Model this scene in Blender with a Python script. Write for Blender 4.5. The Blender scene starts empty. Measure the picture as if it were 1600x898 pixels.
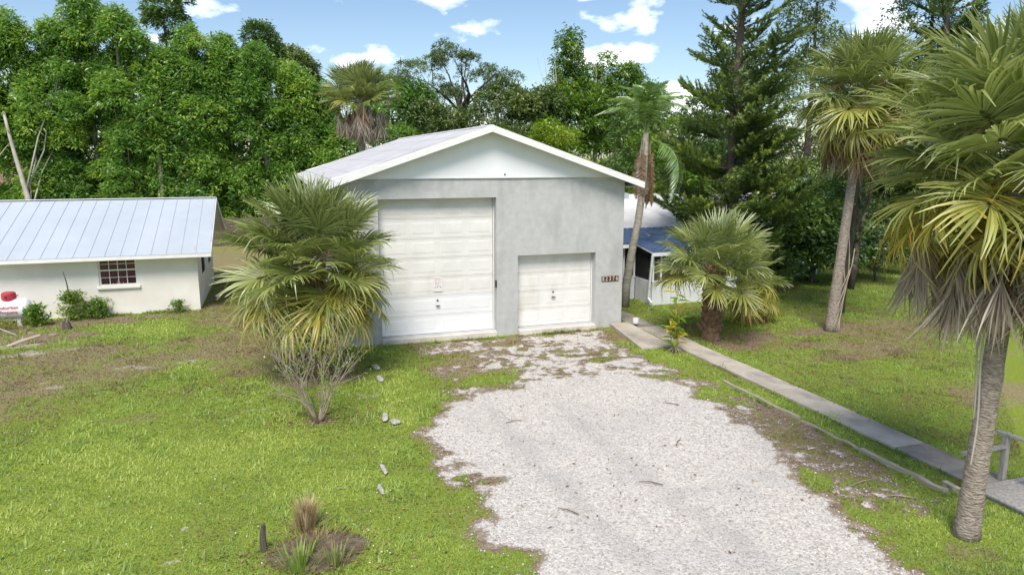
import bpy, math, random
import numpy as np
from mathutils import Vector, Matrix, Euler

R = math.radians
scene = bpy.context.scene
COL = scene.collection
random.seed(7)
RNG = np.random.default_rng(11)

# ---------------------------------------------------------------- camera, sky, sun, exposure
cam_d = bpy.data.cameras.new('camera')
cam = bpy.data.objects.new('camera', cam_d)
COL.objects.link(cam)
cam.location = (0, 0, 5.7)
cam.rotation_euler = (R(90 - 10.2), 0, R(-18.1))
cam_d.sensor_width = 36
cam_d.lens = 36 * 1132 / 1600
cam_d.clip_end = 6000
scene.camera = cam

SUN_EL, SUN_AZ = 54, 206          # azimuth clockwise from +Y: behind the camera, to the left
world = bpy.data.worlds.new('World')
scene.world = world
world.use_nodes = True
wn, wl = world.node_tree.nodes, world.node_tree.links
wn.clear()
w_out = wn.new('ShaderNodeOutputWorld')
w_bg = wn.new('ShaderNodeBackground')
w_bg.inputs['Strength'].default_value = 0.085
sky = wn.new('ShaderNodeTexSky')
sky.sky_type = 'NISHITA'
sky.sun_disc = False
sky.sun_elevation = R(SUN_EL)
sky.sun_rotation = R(SUN_AZ)
sky.air_density = 1.0
sky.dust_density = 0.4
sky.ozone_density = 2.4
# scattered fair-weather clouds over the whole dome
tc = wn.new('ShaderNodeTexCoord')
mp = wn.new('ShaderNodeMapping')
mp.inputs['Scale'].default_value = (1.0, 1.0, 2.1)
mp.inputs['Location'].default_value = (0.32, 0.1, 0.0)
wl.new(tc.outputs['Generated'], mp.inputs['Vector'])
cn = wn.new('ShaderNodeTexNoise')
cn.inputs['Scale'].default_value = 6.6
cn.inputs['Detail'].default_value = 7
cn.inputs['Roughness'].default_value = 0.52
wl.new(mp.outputs['Vector'], cn.inputs['Vector'])
cr = wn.new('ShaderNodeValToRGB')
cr.color_ramp.elements[0].position = 0.55
cr.color_ramp.elements[1].position = 0.70
wl.new(cn.outputs['Fac'], cr.inputs['Fac'])
cmx = wn.new('ShaderNodeMix')
cmx.data_type = 'RGBA'
cmx.inputs['B'].default_value = (19, 18.9, 18.7, 1)
wl.new(cr.outputs['Color'], cmx.inputs['Factor'])
wl.new(sky.outputs['Color'], cmx.inputs['A'])
wl.new(cmx.outputs['Result'], w_bg.inputs['Color'])
wl.new(w_bg.outputs['Background'], w_out.inputs['Surface'])

sun_d = bpy.data.lights.new('sun', 'SUN')
sun_d.energy = 2.75
sun_d.angle = R(25)
sun_d.color = (1.0, 0.93, 0.845)
sun = bpy.data.objects.new('sun', sun_d)
COL.objects.link(sun)
_az, _el = R(SUN_AZ), R(SUN_EL)
to_sun = Vector((math.sin(_az) * math.cos(_el), math.cos(_az) * math.cos(_el), math.sin(_el)))
sun.rotation_euler = to_sun.to_track_quat('Z', 'Y').to_euler()
sun.location = to_sun * 60

vs = scene.view_settings
vs.view_transform = 'Standard'
vs.look = 'None'
vs.gamma = 1
vs.exposure = 0.78
vs.use_curve_mapping = False
scene.render.engine = 'CYCLES'
scene.cycles.max_bounces = 6
scene.cycles.diffuse_bounces = 3
scene.cycles.glossy_bounces = 2
scene.cycles.transmission_bounces = 4
scene.cycles.transparent_max_bounces = 6
scene.cycles.use_denoising = True

# ---------------------------------------------------------------- numpy noise
def _h(ix, iy, seed):
    n = (ix.astype(np.int64) * 374761393 + iy.astype(np.int64) * 668265263 + seed * 974711) & 0x7fffffff
    n = ((n ^ (n >> 13)) * 1274126177) & 0x7fffffff
    n = (n ^ (n >> 16)) & 0xffff
    return n / 65535.0
def vnoise(x, y, s, seed=0):
    x = np.asarray(x, float) * s; y = np.asarray(y, float) * s
    ix, iy = np.floor(x), np.floor(y)
    fx, fy = x - ix, y - iy
    fx = fx * fx * (3 - 2 * fx); fy = fy * fy * (3 - 2 * fy)
    a, b = _h(ix, iy, seed), _h(ix + 1, iy, seed)
    c, d = _h(ix, iy + 1, seed), _h(ix + 1, iy + 1, seed)
    return (a * (1 - fx) + b * fx) * (1 - fy) + (c * (1 - fx) + d * fx) * fy
def fbm(x, y, s, seed=0, o=4):
    t, a, n = 0.0, 0.5, 0.0
    for k in range(o):
        t = t + a * vnoise(x, y, s * 2 ** k, seed + 17 * k); n += a; a *= 0.55
    return t / n
def sstep(a, b, x):
    t = np.clip((x - a) / (b - a), 0, 1)
    return t * t * (3 - 2 * t)
def poly_sd(px, py, poly):
    """signed distance to a polygon, positive inside"""
    px = np.asarray(px, float); py = np.asarray(py, float)
    d = np.full(px.shape, 1e9); ins = np.zeros(px.shape, bool)
    n = len(poly)
    for i in range(n):
        x0, y0 = poly[i]; x1, y1 = poly[(i + 1) % n]
        ex, ey = x1 - x0, y1 - y0
        t = np.clip(((px - x0) * ex + (py - y0) * ey) / (ex * ex + ey * ey + 1e-9), 0, 1)
        d = np.minimum(d, np.hypot(px - x0 - t * ex, py - y0 - t * ey))
        c = ((y0 > py) != (y1 > py)) & (px < (x1 - x0) * (py - y0) / (y1 - y0 + 1e-12) + x0)
        ins ^= c
    return np.where(ins, d, -d)
def blob(px, py, spots):
    """max over soft elliptical spots (x, y, rx, ry)"""
    m = np.zeros(np.shape(px))
    for x, y, rx, ry in spots:
        q = np.sqrt(((px - x) / rx) ** 2 + ((py - y) / ry) ** 2)
        m = np.maximum(m, 1 - sstep(0.45, 1.25, q))
    return m

# ---------------------------------------------------------------- materials
MATS = {}
def nmat(name):
    m = bpy.data.materials.new(name); m.use_nodes = True
    nt = m.node_tree; nt.nodes.clear()
    out = nt.nodes.new('ShaderNodeOutputMaterial')
    MATS[name] = m
    return m, nt, nt.nodes, nt.links, out
def ramp(nodes, stops):
    r = nodes.new('ShaderNodeValToRGB')
    e = r.color_ramp.elements
    while len(e) < len(stops): e.new(0.5)
    for el, (p, c) in zip(e, stops):
        el.position = p; el.color = (*c, 1) if len(c) == 3 else c
    return r
def surf(name, c1, c2, scale=3.0, rough=0.8, bump=0.0, bscale=40.0, detail=6, lo=0.35, hi=0.65, stretch=(1, 1, 1), spec=0.3, metallic=0.0, bdist=0.02, extra=None):
    """mottled surface: noise between two colours, fine bump"""
    m, nt, N, L, out = nmat(name)
    p = N.new('ShaderNodeBsdfPrincipled')
    p.inputs['Roughness'].default_value = rough
    p.inputs['Metallic'].default_value = metallic
    p.inputs['Specular IOR Level'].default_value = spec
    t = N.new('ShaderNodeTexCoord'); g = N.new('ShaderNodeMapping')
    g.inputs['Scale'].default_value = stretch
    L.new(t.outputs['Object'], g.inputs['Vector'])
    n = N.new('ShaderNodeTexNoise'); n.inputs['Scale'].default_value = scale
    n.inputs['Detail'].default_value = detail; n.inputs['Roughness'].default_value = 0.6
    L.new(g.outputs['Vector'], n.inputs['Vector'])
    r = ramp(N, [(lo, c1), (hi, c2)])
    L.new(n.outputs['Fac'], r.inputs['Fac'])
    col = r.outputs['Color']
    if extra:      # second layer: (scale, colour, lo, hi, stretch)
        es, ec, elo, ehi, est = extra
        g2 = N.new('ShaderNodeMapping'); g2.inputs['Scale'].default_value = est
        L.new(t.outputs['Object'], g2.inputs['Vector'])
        n2 = N.new('ShaderNodeTexNoise'); n2.inputs['Scale'].default_value = es; n2.inputs['Detail'].default_value = 5
        L.new(g2.outputs['Vector'], n2.inputs['Vector'])
        r2 = ramp(N, [(elo, (0, 0, 0)), (ehi, (1, 1, 1))])
        L.new(n2.outputs['Fac'], r2.inputs['Fac'])
        mx = N.new('ShaderNodeMix'); mx.data_type = 'RGBA'
        mx.inputs['B'].default_value = (*ec, 1)
        L.new(r2.outputs['Color'], mx.inputs['Factor']); L.new(col, mx.inputs['A'])
        col = mx.outputs['Result']
    L.new(col, p.inputs['Base Color'])
    if bump:
        b = N.new('ShaderNodeTexNoise'); b.inputs['Scale'].default_value = bscale; b.inputs['Detail'].default_value = 4
        L.new(g.outputs['Vector'], b.inputs['Vector'])
        bn = N.new('ShaderNodeBump'); bn.inputs['Strength'].default_value = bump; bn.inputs['Distance'].default_value = bdist
        L.new(b.outputs['Fac'], bn.inputs['Height']); L.new(bn.outputs['Normal'], p.inputs['Normal'])
    L.new(p.outputs['BSDF'], out.inputs['Surface'])
    return m
def leafmat(name, stops, trans=0.35, rough=0.45, gloss=0.06, objrand=0.0):
    """leaf: colour from the per-leaf tone attribute; light passes through"""
    m, nt, N, L, out = nmat(name)
    a = N.new('ShaderNodeAttribute'); a.attribute_name = 'tone'
    fac = a.outputs['Fac']
    if objrand:
        oi = N.new('ShaderNodeObjectInfo')
        ma = N.new('ShaderNodeMath'); ma.operation = 'MULTIPLY_ADD'
        ma.inputs[1].default_value = objrand; ma.inputs[2].default_value = -objrand / 2
        L.new(oi.outputs['Random'], ma.inputs[0])
        ad = N.new('ShaderNodeMath'); ad.operation = 'ADD'
        L.new(fac, ad.inputs[0]); L.new(ma.outputs[0], ad.inputs[1]); fac = ad.outputs[0]
    r = ramp(N, stops); L.new(fac, r.inputs['Fac'])
    d = N.new('ShaderNodeBsdfDiffuse'); t = N.new('ShaderNodeBsdfTranslucent')
    L.new(r.outputs['Color'], d.inputs['Color']); L.new(r.outputs['Color'], t.inputs['Color'])
    mx = N.new('ShaderNodeMixShader'); mx.inputs[0].default_value = trans
    L.new(d.outputs[0], mx.inputs[1]); L.new(t.outputs[0], mx.inputs[2])
    g = N.new('ShaderNodeBsdfGlossy'); g.inputs['Roughness'].default_value = rough
    g.inputs['Color'].default_value = (0.9, 0.95, 1, 1)
    m2 = N.new('ShaderNodeMixShader'); m2.inputs[0].default_value = gloss
    L.new(mx.outputs[0], m2.inputs[1]); L.new(g.outputs[0], m2.inputs[2])
    L.new(m2.outputs[0], out.inputs['Surface'])
    return m

surf('stucco', (0.43, 0.435, 0.43), (0.52, 0.525, 0.515), 4.5, 0.9, 0.6, 45, lo=0.30, hi=0.70, extra=(0.9, (0.345, 0.35, 0.345), 0.50, 0.78, (1.6, 1, 0.55)))
surf('white_siding', (0.76, 0.775, 0.79), (0.82, 0.83, 0.84), 0.8, 0.65, 0.05, 30)
surf('white_trim', (0.70, 0.70, 0.685), (0.80, 0.795, 0.78), 3.0, 0.6, 0.1, 25, lo=0.3, hi=0.6, stretch=(1, 1, 4))
surf('membrane', (0.45, 0.45, 0.46), (0.56, 0.555, 0.56), 0.9, 0.7, 0.25, 18, extra=(0.6, (0.44, 0.44, 0.46), 0.55, 0.75, (0.5, 2, 1)))
surf('dark_seam', (0.10, 0.10, 0.11), (0.22, 0.22, 0.23), 6, 0.8)
surf('door_cream', (0.69, 0.68, 0.645), (0.76, 0.75, 0.72), 1.6, 0.5, 0.05, 50, extra=(1.2, (0.62, 0.585, 0.51), 0.58, 0.8, (1.2, 1, 0.5)))
surf('door_white', (0.74, 0.755, 0.765), (0.80, 0.81, 0.815), 1.2, 0.5, 0.05, 50)
surf('door_dust', (0.60, 0.585, 0.54), (0.70, 0.69, 0.655), 1.3, 0.6, 0.05, 50, stretch=(1, 1, 2))
surf('house_wall', (0.72, 0.69, 0.63), (0.79, 0.765, 0.71), 1.0, 0.85, 0.25, 45, extra=(0.7, (0.66, 0.61, 0.53), 0.6, 0.8, (0.4, 1, 1.5)))
surf('tan_board', (0.42, 0.34, 0.25), (0.52, 0.43, 0.33), 2.0, 0.8, 0.1, 30)
surf('metal_roof', (0.49, 0.54, 0.59), (0.56, 0.61, 0.655), 0.5, 0.42, 0.0, spec=0.5, metallic=0.25)
surf('seam_metal', (0.43, 0.48, 0.54), (0.50, 0.55, 0.60), 0.7, 0.45, spec=0.5, metallic=0.25)
surf('blue_roof', (0.035, 0.065, 0.14), (0.075, 0.12, 0.22), 1.6, 0.45, 0.15, 20, spec=0.5, extra=(5.0, (0.62, 0.62, 0.62), 0.68, 0.72, (1, 1, 1)))
surf('white_roof', (0.55, 0.54, 0.53), (0.69, 0.68, 0.67), 0.7, 0.8, 0.3, 12)
surf('panel_white', (0.60, 0.62, 0.65), (0.70, 0.715, 0.73), 1.0, 0.5)
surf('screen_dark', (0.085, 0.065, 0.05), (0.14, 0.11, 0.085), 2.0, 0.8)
surf('blind_tan', (0.30, 0.24, 0.15), (0.40, 0.33, 0.22), 2.0, 0.8, stretch=(0.2, 1, 14))
surf('curtain', (0.14, 0.025, 0.05), (0.25, 0.05, 0.085), 3.0, 0.9, stretch=(6, 1, 0.4))
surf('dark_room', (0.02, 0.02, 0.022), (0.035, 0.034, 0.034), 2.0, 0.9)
surf('concrete', (0.37, 0.325, 0.265), (0.50, 0.45, 0.38), 1.3, 0.9, 0.3, 50, extra=(1.4, (0.25, 0.235, 0.21), 0.48, 0.70, (1, 0.6, 1)))
surf('concrete_dark', (0.18, 0.155, 0.125), (0.37, 0.335, 0.285), 0.8, 0.9, 0.3, 50)
surf('sill', (0.55, 0.50, 0.45), (0.68, 0.63, 0.57), 2.5, 0.9, 0.3, 40)
surf('timber', (0.27, 0.23, 0.175), (0.46, 0.41, 0.33), 3, 0.9, 0.4, 30, stretch=(8, 0.6, 8))
surf('grey_wood', (0.26, 0.245, 0.22), (0.42, 0.40, 0.37), 3, 0.9, 0.5, 25, stretch=(6, 6, 0.8))
surf('fence_wood', (0.09, 0.07, 0.055), (0.17, 0.14, 0.11), 3, 0.9, stretch=(5, 5, 0.6))
surf('bark_grey', (0.22, 0.185, 0.15), (0.36, 0.32, 0.27), 2.2, 0.95, 0.6, 14, stretch=(1.5, 1.5, 0.5))
surf('bark_pale', (0.30, 0.275, 0.23), (0.46, 0.43, 0.37), 2.2, 0.95, 0.5, 14, stretch=(1.5, 1.5, 0.5))
surf('bark_dark', (0.055, 0.045, 0.038), (0.13, 0.11, 0.09), 3, 0.95, 0.8, 10, stretch=(1.5, 1.5, 0.6))
surf('palm_bark', (0.20, 0.16, 0.13), (0.43, 0.37, 0.31), 11.0, 0.95, 1.0, 16, stretch=(1, 1, 2.6), bdist=0.06, extra=(1.2, (0.17, 0.15, 0.125), 0.55, 0.75, (1, 1, 0.6)))
surf('queen_bark', (0.24, 0.22, 0.18), (0.38, 0.35, 0.29), 4.0, 0.9, 0.5, 10, stretch=(1, 1, 3), extra=(2.0, (0.16, 0.19, 0.11), 0.55, 0.75, (1, 1, 1)))
surf('boot', (0.105, 0.062, 0.036), (0.235, 0.155, 0.095), 5, 0.95, 0.5, 30)
surf('twig', (0.23, 0.185, 0.135), (0.44, 0.375, 0.29), 4, 0.9, 0.3, 40)
surf('stone', (0.27, 0.255, 0.225), (0.52, 0.50, 0.46), 9, 0.9, 0.5, 40)
surf('tank_white', (0.76, 0.77, 0.77), (0.82, 0.82, 0.82), 1, 0.35, spec=0.5)
surf('tank_red', (0.36, 0.035, 0.055), (0.47, 0.06, 0.08), 3, 0.5)
surf('red_print', (0.42, 0.04, 0.08), (0.47, 0.06, 0.10), 3, 0.6)
surf('sign_white', (0.74, 0.70, 0.70), (0.80, 0.77, 0.77), 6, 0.5)
surf('sign_pink', (0.60, 0.42, 0.43), (0.66, 0.48, 0.49), 6, 0.5)
surf('sign_grey', (0.30, 0.27, 0.27), (0.40, 0.36, 0.36), 6, 0.5)
surf('tile_brown', (0.055, 0.028, 0.02), (0.11, 0.055, 0.04), 8, 0.35, spec=0.5)
surf('tile_grey', (0.13, 0.13, 0.13), (0.22, 0.22, 0.22), 8, 0.4)
surf('digit', (0.62, 0.54, 0.45), (0.72, 0.65, 0.56), 8, 0.5)
surf('black_metal', (0.02, 0.02, 0.02), (0.05, 0.05, 0.05), 4, 0.5, spec=0.5)
surf('gutter', (0.68, 0.69, 0.70), (0.76, 0.77, 0.77), 2, 0.45)
surf('far_roof', (0.22, 0.13, 0.10), (0.33, 0.21, 0.16), 1.5, 0.9)
surf('far_wall', (0.42, 0.50, 0.60), (0.50, 0.57, 0.66), 1.0, 0.8)
surf('soil', (0.09, 0.065, 0.045), (0.20, 0.155, 0.115), 4, 0.95, 0.8, 25)

leafmat('leaf_ficus', [(0.0, (0.09, 0.19, 0.032)), (0.35, (0.15, 0.31, 0.05)), (0.7, (0.25, 0.44, 0.065)), (1.0, (0.45, 0.59, 0.10))], 0.48, 0.4, 0.05)
leafmat('leaf_dark', [(0.0, (0.035, 0.08, 0.02)), (0.5, (0.085, 0.165, 0.034)), (1.0, (0.19, 0.30, 0.055))], 0.28, 0.4, 0.06)
leafmat('leaf_oak', [(0.0, (0.045, 0.075, 0.022)), (0.5, (0.11, 0.17, 0.045)), (1.0, (0.22, 0.29, 0.07))], 0.25, 0.4, 0.06)
leafmat('leaf_bamboo', [(0.0, (0.05, 0.12, 0.014)), (0.5, (0.145, 0.28, 0.028)), (1.0, (0.33, 0.45, 0.06))], 0.4, 0.4, 0.04)
leafmat('leaf_lime', [(0.0, (0.09, 0.17, 0.012)), (0.5, (0.20, 0.32, 0.02)), (1.0, (0.36, 0.46, 0.04))], 0.4, 0.4, 0.04)
leafmat('frond_green', [(0.0, (0.135, 0.18, 0.035)), (0.5, (0.315, 0.375, 0.095)), (1.0, (0.56, 0.60, 0.24))], 0.42, 0.42, 0.10, 0.45)
leafmat('frond_olive', [(0.0, (0.14, 0.17, 0.03)), (0.5, (0.33, 0.355, 0.065)), (1.0, (0.58, 0.54, 0.16))], 0.42, 0.45, 0.05, 0.45)
leafmat('frond_yellow', [(0.0, (0.22, 0.225, 0.03)), (0.5, (0.46, 0.41, 0.05)), (0.8, (0.62, 0.48, 0.07)), (1.0, (0.58, 0.32, 0.08))], 0.4, 0.4, 0.06, 0.4)
leafmat('frond_dead', [(0.0, (0.20, 0.15, 0.105)), (0.5, (0.42, 0.35, 0.275)), (1.0, (0.62, 0.56, 0.48))], 0.3, 0.6, 0.04, 0.4)
leafmat('frond_brown', [(0.0, (0.12, 0.07, 0.035)), (0.5, (0.29, 0.18, 0.09)), (1.0, (0.45, 0.32, 0.18))], 0.25, 0.6, 0.03, 0.4)
leafmat('queen_green', [(0.0, (0.09, 0.18, 0.03)), (0.5, (0.20, 0.34, 0.06)), (1.0, (0.38, 0.50, 0.13))], 0.35, 0.35, 0.09, 0.3)
leafmat('needle', [(0.0, (0.032, 0.058, 0.013)), (0.5, (0.085, 0.145, 0.024)), (0.85, (0.17, 0.245, 0.034)), (1.0, (0.30, 0.37, 0.05))], 0.28, 0.45, 0.04, 0.25)
leafmat('grass', [(0.0, (0.23, 0.175, 0.10)), (0.2, (0.30, 0.25, 0.12)), (0.4, (0.31, 0.34, 0.095)), (0.6, (0.265, 0.39, 0.085)), (0.8, (0.365, 0.485, 0.10)), (1.0, (0.50, 0.59, 0.15))], 0.48, 0.5, 0.02)
leafmat('straw', [(0.0, (0.30, 0.21, 0.11)), (0.5, (0.52, 0.39, 0.21)), (1.0, (0.68, 0.56, 0.34))], 0.2, 0.6, 0.03)
leafmat('croton', [(0.0, (0.14, 0.25, 0.02)), (0.45, (0.34, 0.45, 0.03)), (0.7, (0.70, 0.62, 0.03)), (0.92, (0.72, 0.55, 0.04)), (1.0, (0.66, 0.26, 0.04))], 0.35, 0.3, 0.08, 1.1)
leafmat('petal', [(0.0, (0.75, 0.76, 0.72)), (1.0, (0.82, 0.82, 0.78))], 0.3, 0.5, 0.0)

m, nt, N, L, out = nmat('glass')
_t = N.new('ShaderNodeBsdfTransparent'); _g = N.new('ShaderNodeBsdfGlossy'); _g.inputs['Roughness'].default_value = 0.04
_f = N.new('ShaderNodeFresnel'); _f.inputs['IOR'].default_value = 1.5
_m = N.new('ShaderNodeMixShader'); L.new(_f.outputs[0], _m.inputs[0]); L.new(_t.outputs[0], _m.inputs[1]); L.new(_g.outputs[0], _m.inputs[2])
L.new(_m.outputs[0], out.inputs['Surface'])
m, nt, N, L, out = nmat('insect_screen')
_t = N.new('ShaderNodeBsdfTransparent'); _g = N.new('ShaderNodeBsdfDiffuse'); _g.inputs['Color'].default_value = (0.05, 0.05, 0.05, 1)
_m = N.new('ShaderNodeMixShader'); _m.inputs[0].default_value = 0.45; L.new(_t.outputs[0], _m.inputs[1]); L.new(_g.outputs[0], _m.inputs[2])
L.new(_m.outputs[0], out.inputs['Surface'])

# ---------------------------------------------------------------- object helpers
def tag(o, label=None, cat=None, group=None, kind=None):
    if label: o['label'] = label
    if cat: o['category'] = cat
    if group: o['group'] = group
    if kind: o['kind'] = kind
    return o
def thing(name, label, cat, loc=(0, 0, 0), group=None, rz=0.0):
    o = bpy.data.objects.new(name, None); COL.objects.link(o)
    o.empty_display_size = 0.2
    o.location = loc; o.rotation_euler = (0, 0, rz)
    return tag(o, label, cat, group)
def root_loc(o):
    while o.parent: o = o.parent
    return o.location
def np_mesh(name, V, F, tone=None, smooth=False, mat=None, quads=None):
    """V (n,3), F (m,k) uniform polygons as arrays; tone per vertex"""
    V = np.asarray(V, np.float32); F = np.asarray(F, np.int32)
    me = bpy.data.meshes.new(name)
    n, k = F.shape
    me.vertices.add(len(V)); me.vertices.foreach_set('co', V.ravel())
    me.loops.add(n * k); me.loops.foreach_set('vertex_index', F.ravel())
    me.polygons.add(n)
    me.polygons.foreach_set('loop_start', np.arange(0, n * k, k, dtype=np.int32))
    me.polygons.foreach_set('loop_total', np.full(n, k, np.int32))
    if smooth: me.polygons.foreach_set('use_smooth', np.ones(n, bool))
    if tone is not None:
        a = me.attributes.new('tone', 'FLOAT', 'POINT'); a.data.foreach_set('value', np.asarray(tone, np.float32))
    me.update(calc_edges=True)
    if mat: me.materials.append(MATS[mat])
    return me
def link(name, me, parent=None, loc=(0, 0, 0), rot=(0, 0, 0), scale=None):
    o = bpy.data.objects.new(name, me); COL.objects.link(o)
    o.parent = parent; o.location = loc; o.rotation_euler = rot
    if scale is not None: o.scale = scale if hasattr(scale, '__len__') else (scale,) * 3
    return o
class MB:
    """collects polygons"""
    def __init__(s): s.v = []; s.f = []
    def add(s, vs, fs):
        n = len(s.v); s.v += [tuple(p) for p in vs]; s.f += [tuple(i + n for i in f) for f in fs]; return s
    def box(s, x0, x1, y0, y1, z0, z1):
        vs = [(x0, y0, z0), (x1, y0, z0), (x1, y1, z0), (x0, y1, z0), (x0, y0, z1), (x1, y0, z1), (x1, y1, z1), (x0, y1, z1)]
        return s.add(vs, [(3, 2, 1, 0), (4, 5, 6, 7), (0, 1, 5, 4), (1, 2, 6, 5), (2, 3, 7, 6), (3, 0, 4, 7)])
    def hexa(s, vs):
        return s.add(vs, [(3, 2, 1, 0), (4, 5, 6, 7), (0, 1, 5, 4), (1, 2, 6, 5), (2, 3, 7, 6), (3, 0, 4, 7)])
    def bar(s, a, b, w, h, up=(0, 0, 1)):
        a, b, up = Vector(a), Vector(b), Vector(up)
        d = (b - a).normalized(); sx = d.cross(up)
        if sx.length < 1e-4: sx = Vector((1, 0, 0))
        sx.normalize(); u = sx.cross(d).normalized()
        sx *= w / 2; u *= h / 2
        return s.hexa([a - sx - u, a + sx - u, a + sx + u, a - sx + u, b - sx - u, b + sx - u, b + sx + u, b - sx + u])
    def tube(s, pts, rad, n=8, cap=True):
        pts = [Vector(p) for p in pts]; base = len(s.v); prev = None
        for i, p in enumerate(pts):
            d = (pts[min(i + 1, len(pts) - 1)] - pts[max(i - 1, 0)]).normalized()
            if prev is None:
                a = d.orthogonal().normalized()
            else:
                a = (prev - d * prev.dot(d)).normalized()
            prev = a; b = d.cross(a)
            r = rad[i] if hasattr(rad, '__len__') else rad
            for k in range(n):
                t = 2 * math.pi * k / n
                s.v.append(tuple(p + (a * math.cos(t) + b * math.sin(t)) * r))
        for i in range(len(pts) - 1):
            for k in range(n):
                q = base + i * n
                s.f.append((q + k, q + (k + 1) % n, q + n + (k + 1) % n, q + n + k))
        if cap:
            s.f.append(tuple(base + k for k in reversed(range(n))))
            q = base + (len(pts) - 1) * n
            s.f.append(tuple(q + k for k in range(n)))
        return s
    def prism_y(s, poly, y0, y1):
        """poly of (x,z) counter-clockwise seen from -Y"""
        n = len(poly)
        vs = [(x, y0, z) for x, z in poly] + [(x, y1, z) for x, z in poly]
        return s.add(vs, [tuple(range(n)), tuple(n + i for i in reversed(range(n)))] + [(i, n + i, n + (i + 1) % n, (i + 1) % n) for i in range(n)])
    def prism_x(s, poly, x0, x1):
        n = len(poly)
        vs = [(x0, y, z) for y, z in poly] + [(x1, y, z) for y, z in poly]
        return s.add(vs, [tuple(reversed(range(n))), tuple(n + i for i in range(n))] + [((i + 1) % n, n + (i + 1) % n, n + i, i) for i in range(n)])
    def build(s, name, mat, parent=None, smooth=False, bevel=0.0):
        off = root_loc(parent) if parent else Vector((0, 0, 0))
        me = bpy.data.meshes.new(name)
        me.from_pydata([(x - off.x, y - off.y, z - off.z) for x, y, z in s.v], [], s.f)
        me.materials.append(MATS[mat])
        if smooth: me.polygons.foreach_set('use_smooth', [True] * len(me.polygons))
        me.update()
        o = link(name, me, parent)
        if bevel:
            b = o.modifiers.new('bevel', 'BEVEL'); b.width = bevel; b.segments = 2; b.limit_method = 'ANGLE'
        return o
def wall_xz(mb, xs, zs, solid, y0, y1):
    """wall in the XZ plane with openings; solid(i,j) tells filled cells; only outer faces"""
    nx, nz = len(xs) - 1, len(zs) - 1
    S = lambda i, j: 0 <= i < nx and 0 <= j < nz and solid(i, j)
    for i in range(nx):
        for j in range(nz):
            if not S(i, j): continue
            a, b, c, d = xs[i], xs[i + 1], zs[j], zs[j + 1]
            mb.add([(a, y0, c), (b, y0, c), (b, y0, d), (a, y0, d)], [(0, 1, 2, 3)])
            mb.add([(a, y1, c), (b, y1, c), (b, y1, d), (a, y1, d)], [(3, 2, 1, 0)])
            if not S(i - 1, j): mb.add([(a, y1, c), (a, y0, c), (a, y0, d), (a, y1, d)], [(0, 1, 2, 3)])
            if not S(i + 1, j): mb.add([(b, y0, c), (b, y1, c), (b, y1, d), (b, y0, d)], [(0, 1, 2, 3)])
            if not S(i, j - 1): mb.add([(a, y0, c), (a, y1, c), (b, y1, c), (b, y0, c)], [(0, 1, 2, 3)])
            if not S(i, j + 1): mb.add([(a, y0, d), (b, y0, d), (b, y1, d), (a, y1, d)], [(0, 1, 2, 3)])
    return mb
def wall_yz(mb, ys, zs, solid, x0, x1):
    t = MB(); wall_xz(t, ys, zs, solid, x0, x1)
    return mb.add([(y, x, z) for x, y, z in t.v], [tuple(reversed(f)) for f in t.f])
def text_mesh(s, size, mat, name, parent, loc, rot=(R(90), 0, 0), ext=0.004, sx=1.0):
    c = bpy.data.curves.new(name, 'FONT'); c.body = s; c.size = size; c.extrude = ext
    c.align_x = 'CENTER'; c.align_y = 'CENTER'; c.offset = 0.0
    o = bpy.data.objects.new('tmp_text', c); COL.objects.link(o)
    dg = bpy.context.evaluated_depsgraph_get()
    me = bpy.data.meshes.new_from_object(o.evaluated_get(dg))
    bpy.data.objects.remove(o); bpy.data.curves.remove(c)
    me.materials.clear(); me.materials.append(MATS[mat])
    off = root_loc(parent)
    return link(name, me, parent, Vector(loc) - off, rot, (sx, 1, 1))

# ================================================================ GROUND
DRIVE = [(3.5, 16.1), (4.6, 16.6), (6.1, 16.9), (7.4, 17.2), (8.9, 17.3), (9.6, 16.0), (9.75, 14.9), (9.62, 13.1), (9.3, 11.6), (8.9, 10.2), (8.45, 8.8), (8.3, 7.8), (8.25, 6.9), (8.2, 3.0), (2.8, 3.0), (2.85, 8.7), (2.9, 9.6), (2.95, 10.9), (3.0, 11.6), (2.8, 12.9), (2.65, 13.8), (3.0, 15.0)]
APRON = [(3.2, 21.95), (10.7, 21.95), (10.3, 20.3), (10.2, 18.3), (10.65, 16.7), (10.7, 15.2), (9.6, 14.9), (8.9, 16.2), (6.1, 16.2), (3.5, 15.8), (3.4, 18.0), (3.4, 20.0)]
SHOULDER = [(10.65, 16.5), (10.7, 8.6), (9.7, 8.0), (8.6, 8.6), (8.9, 10.5), (9.3, 13.0), (9.6, 15.5)]
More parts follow.
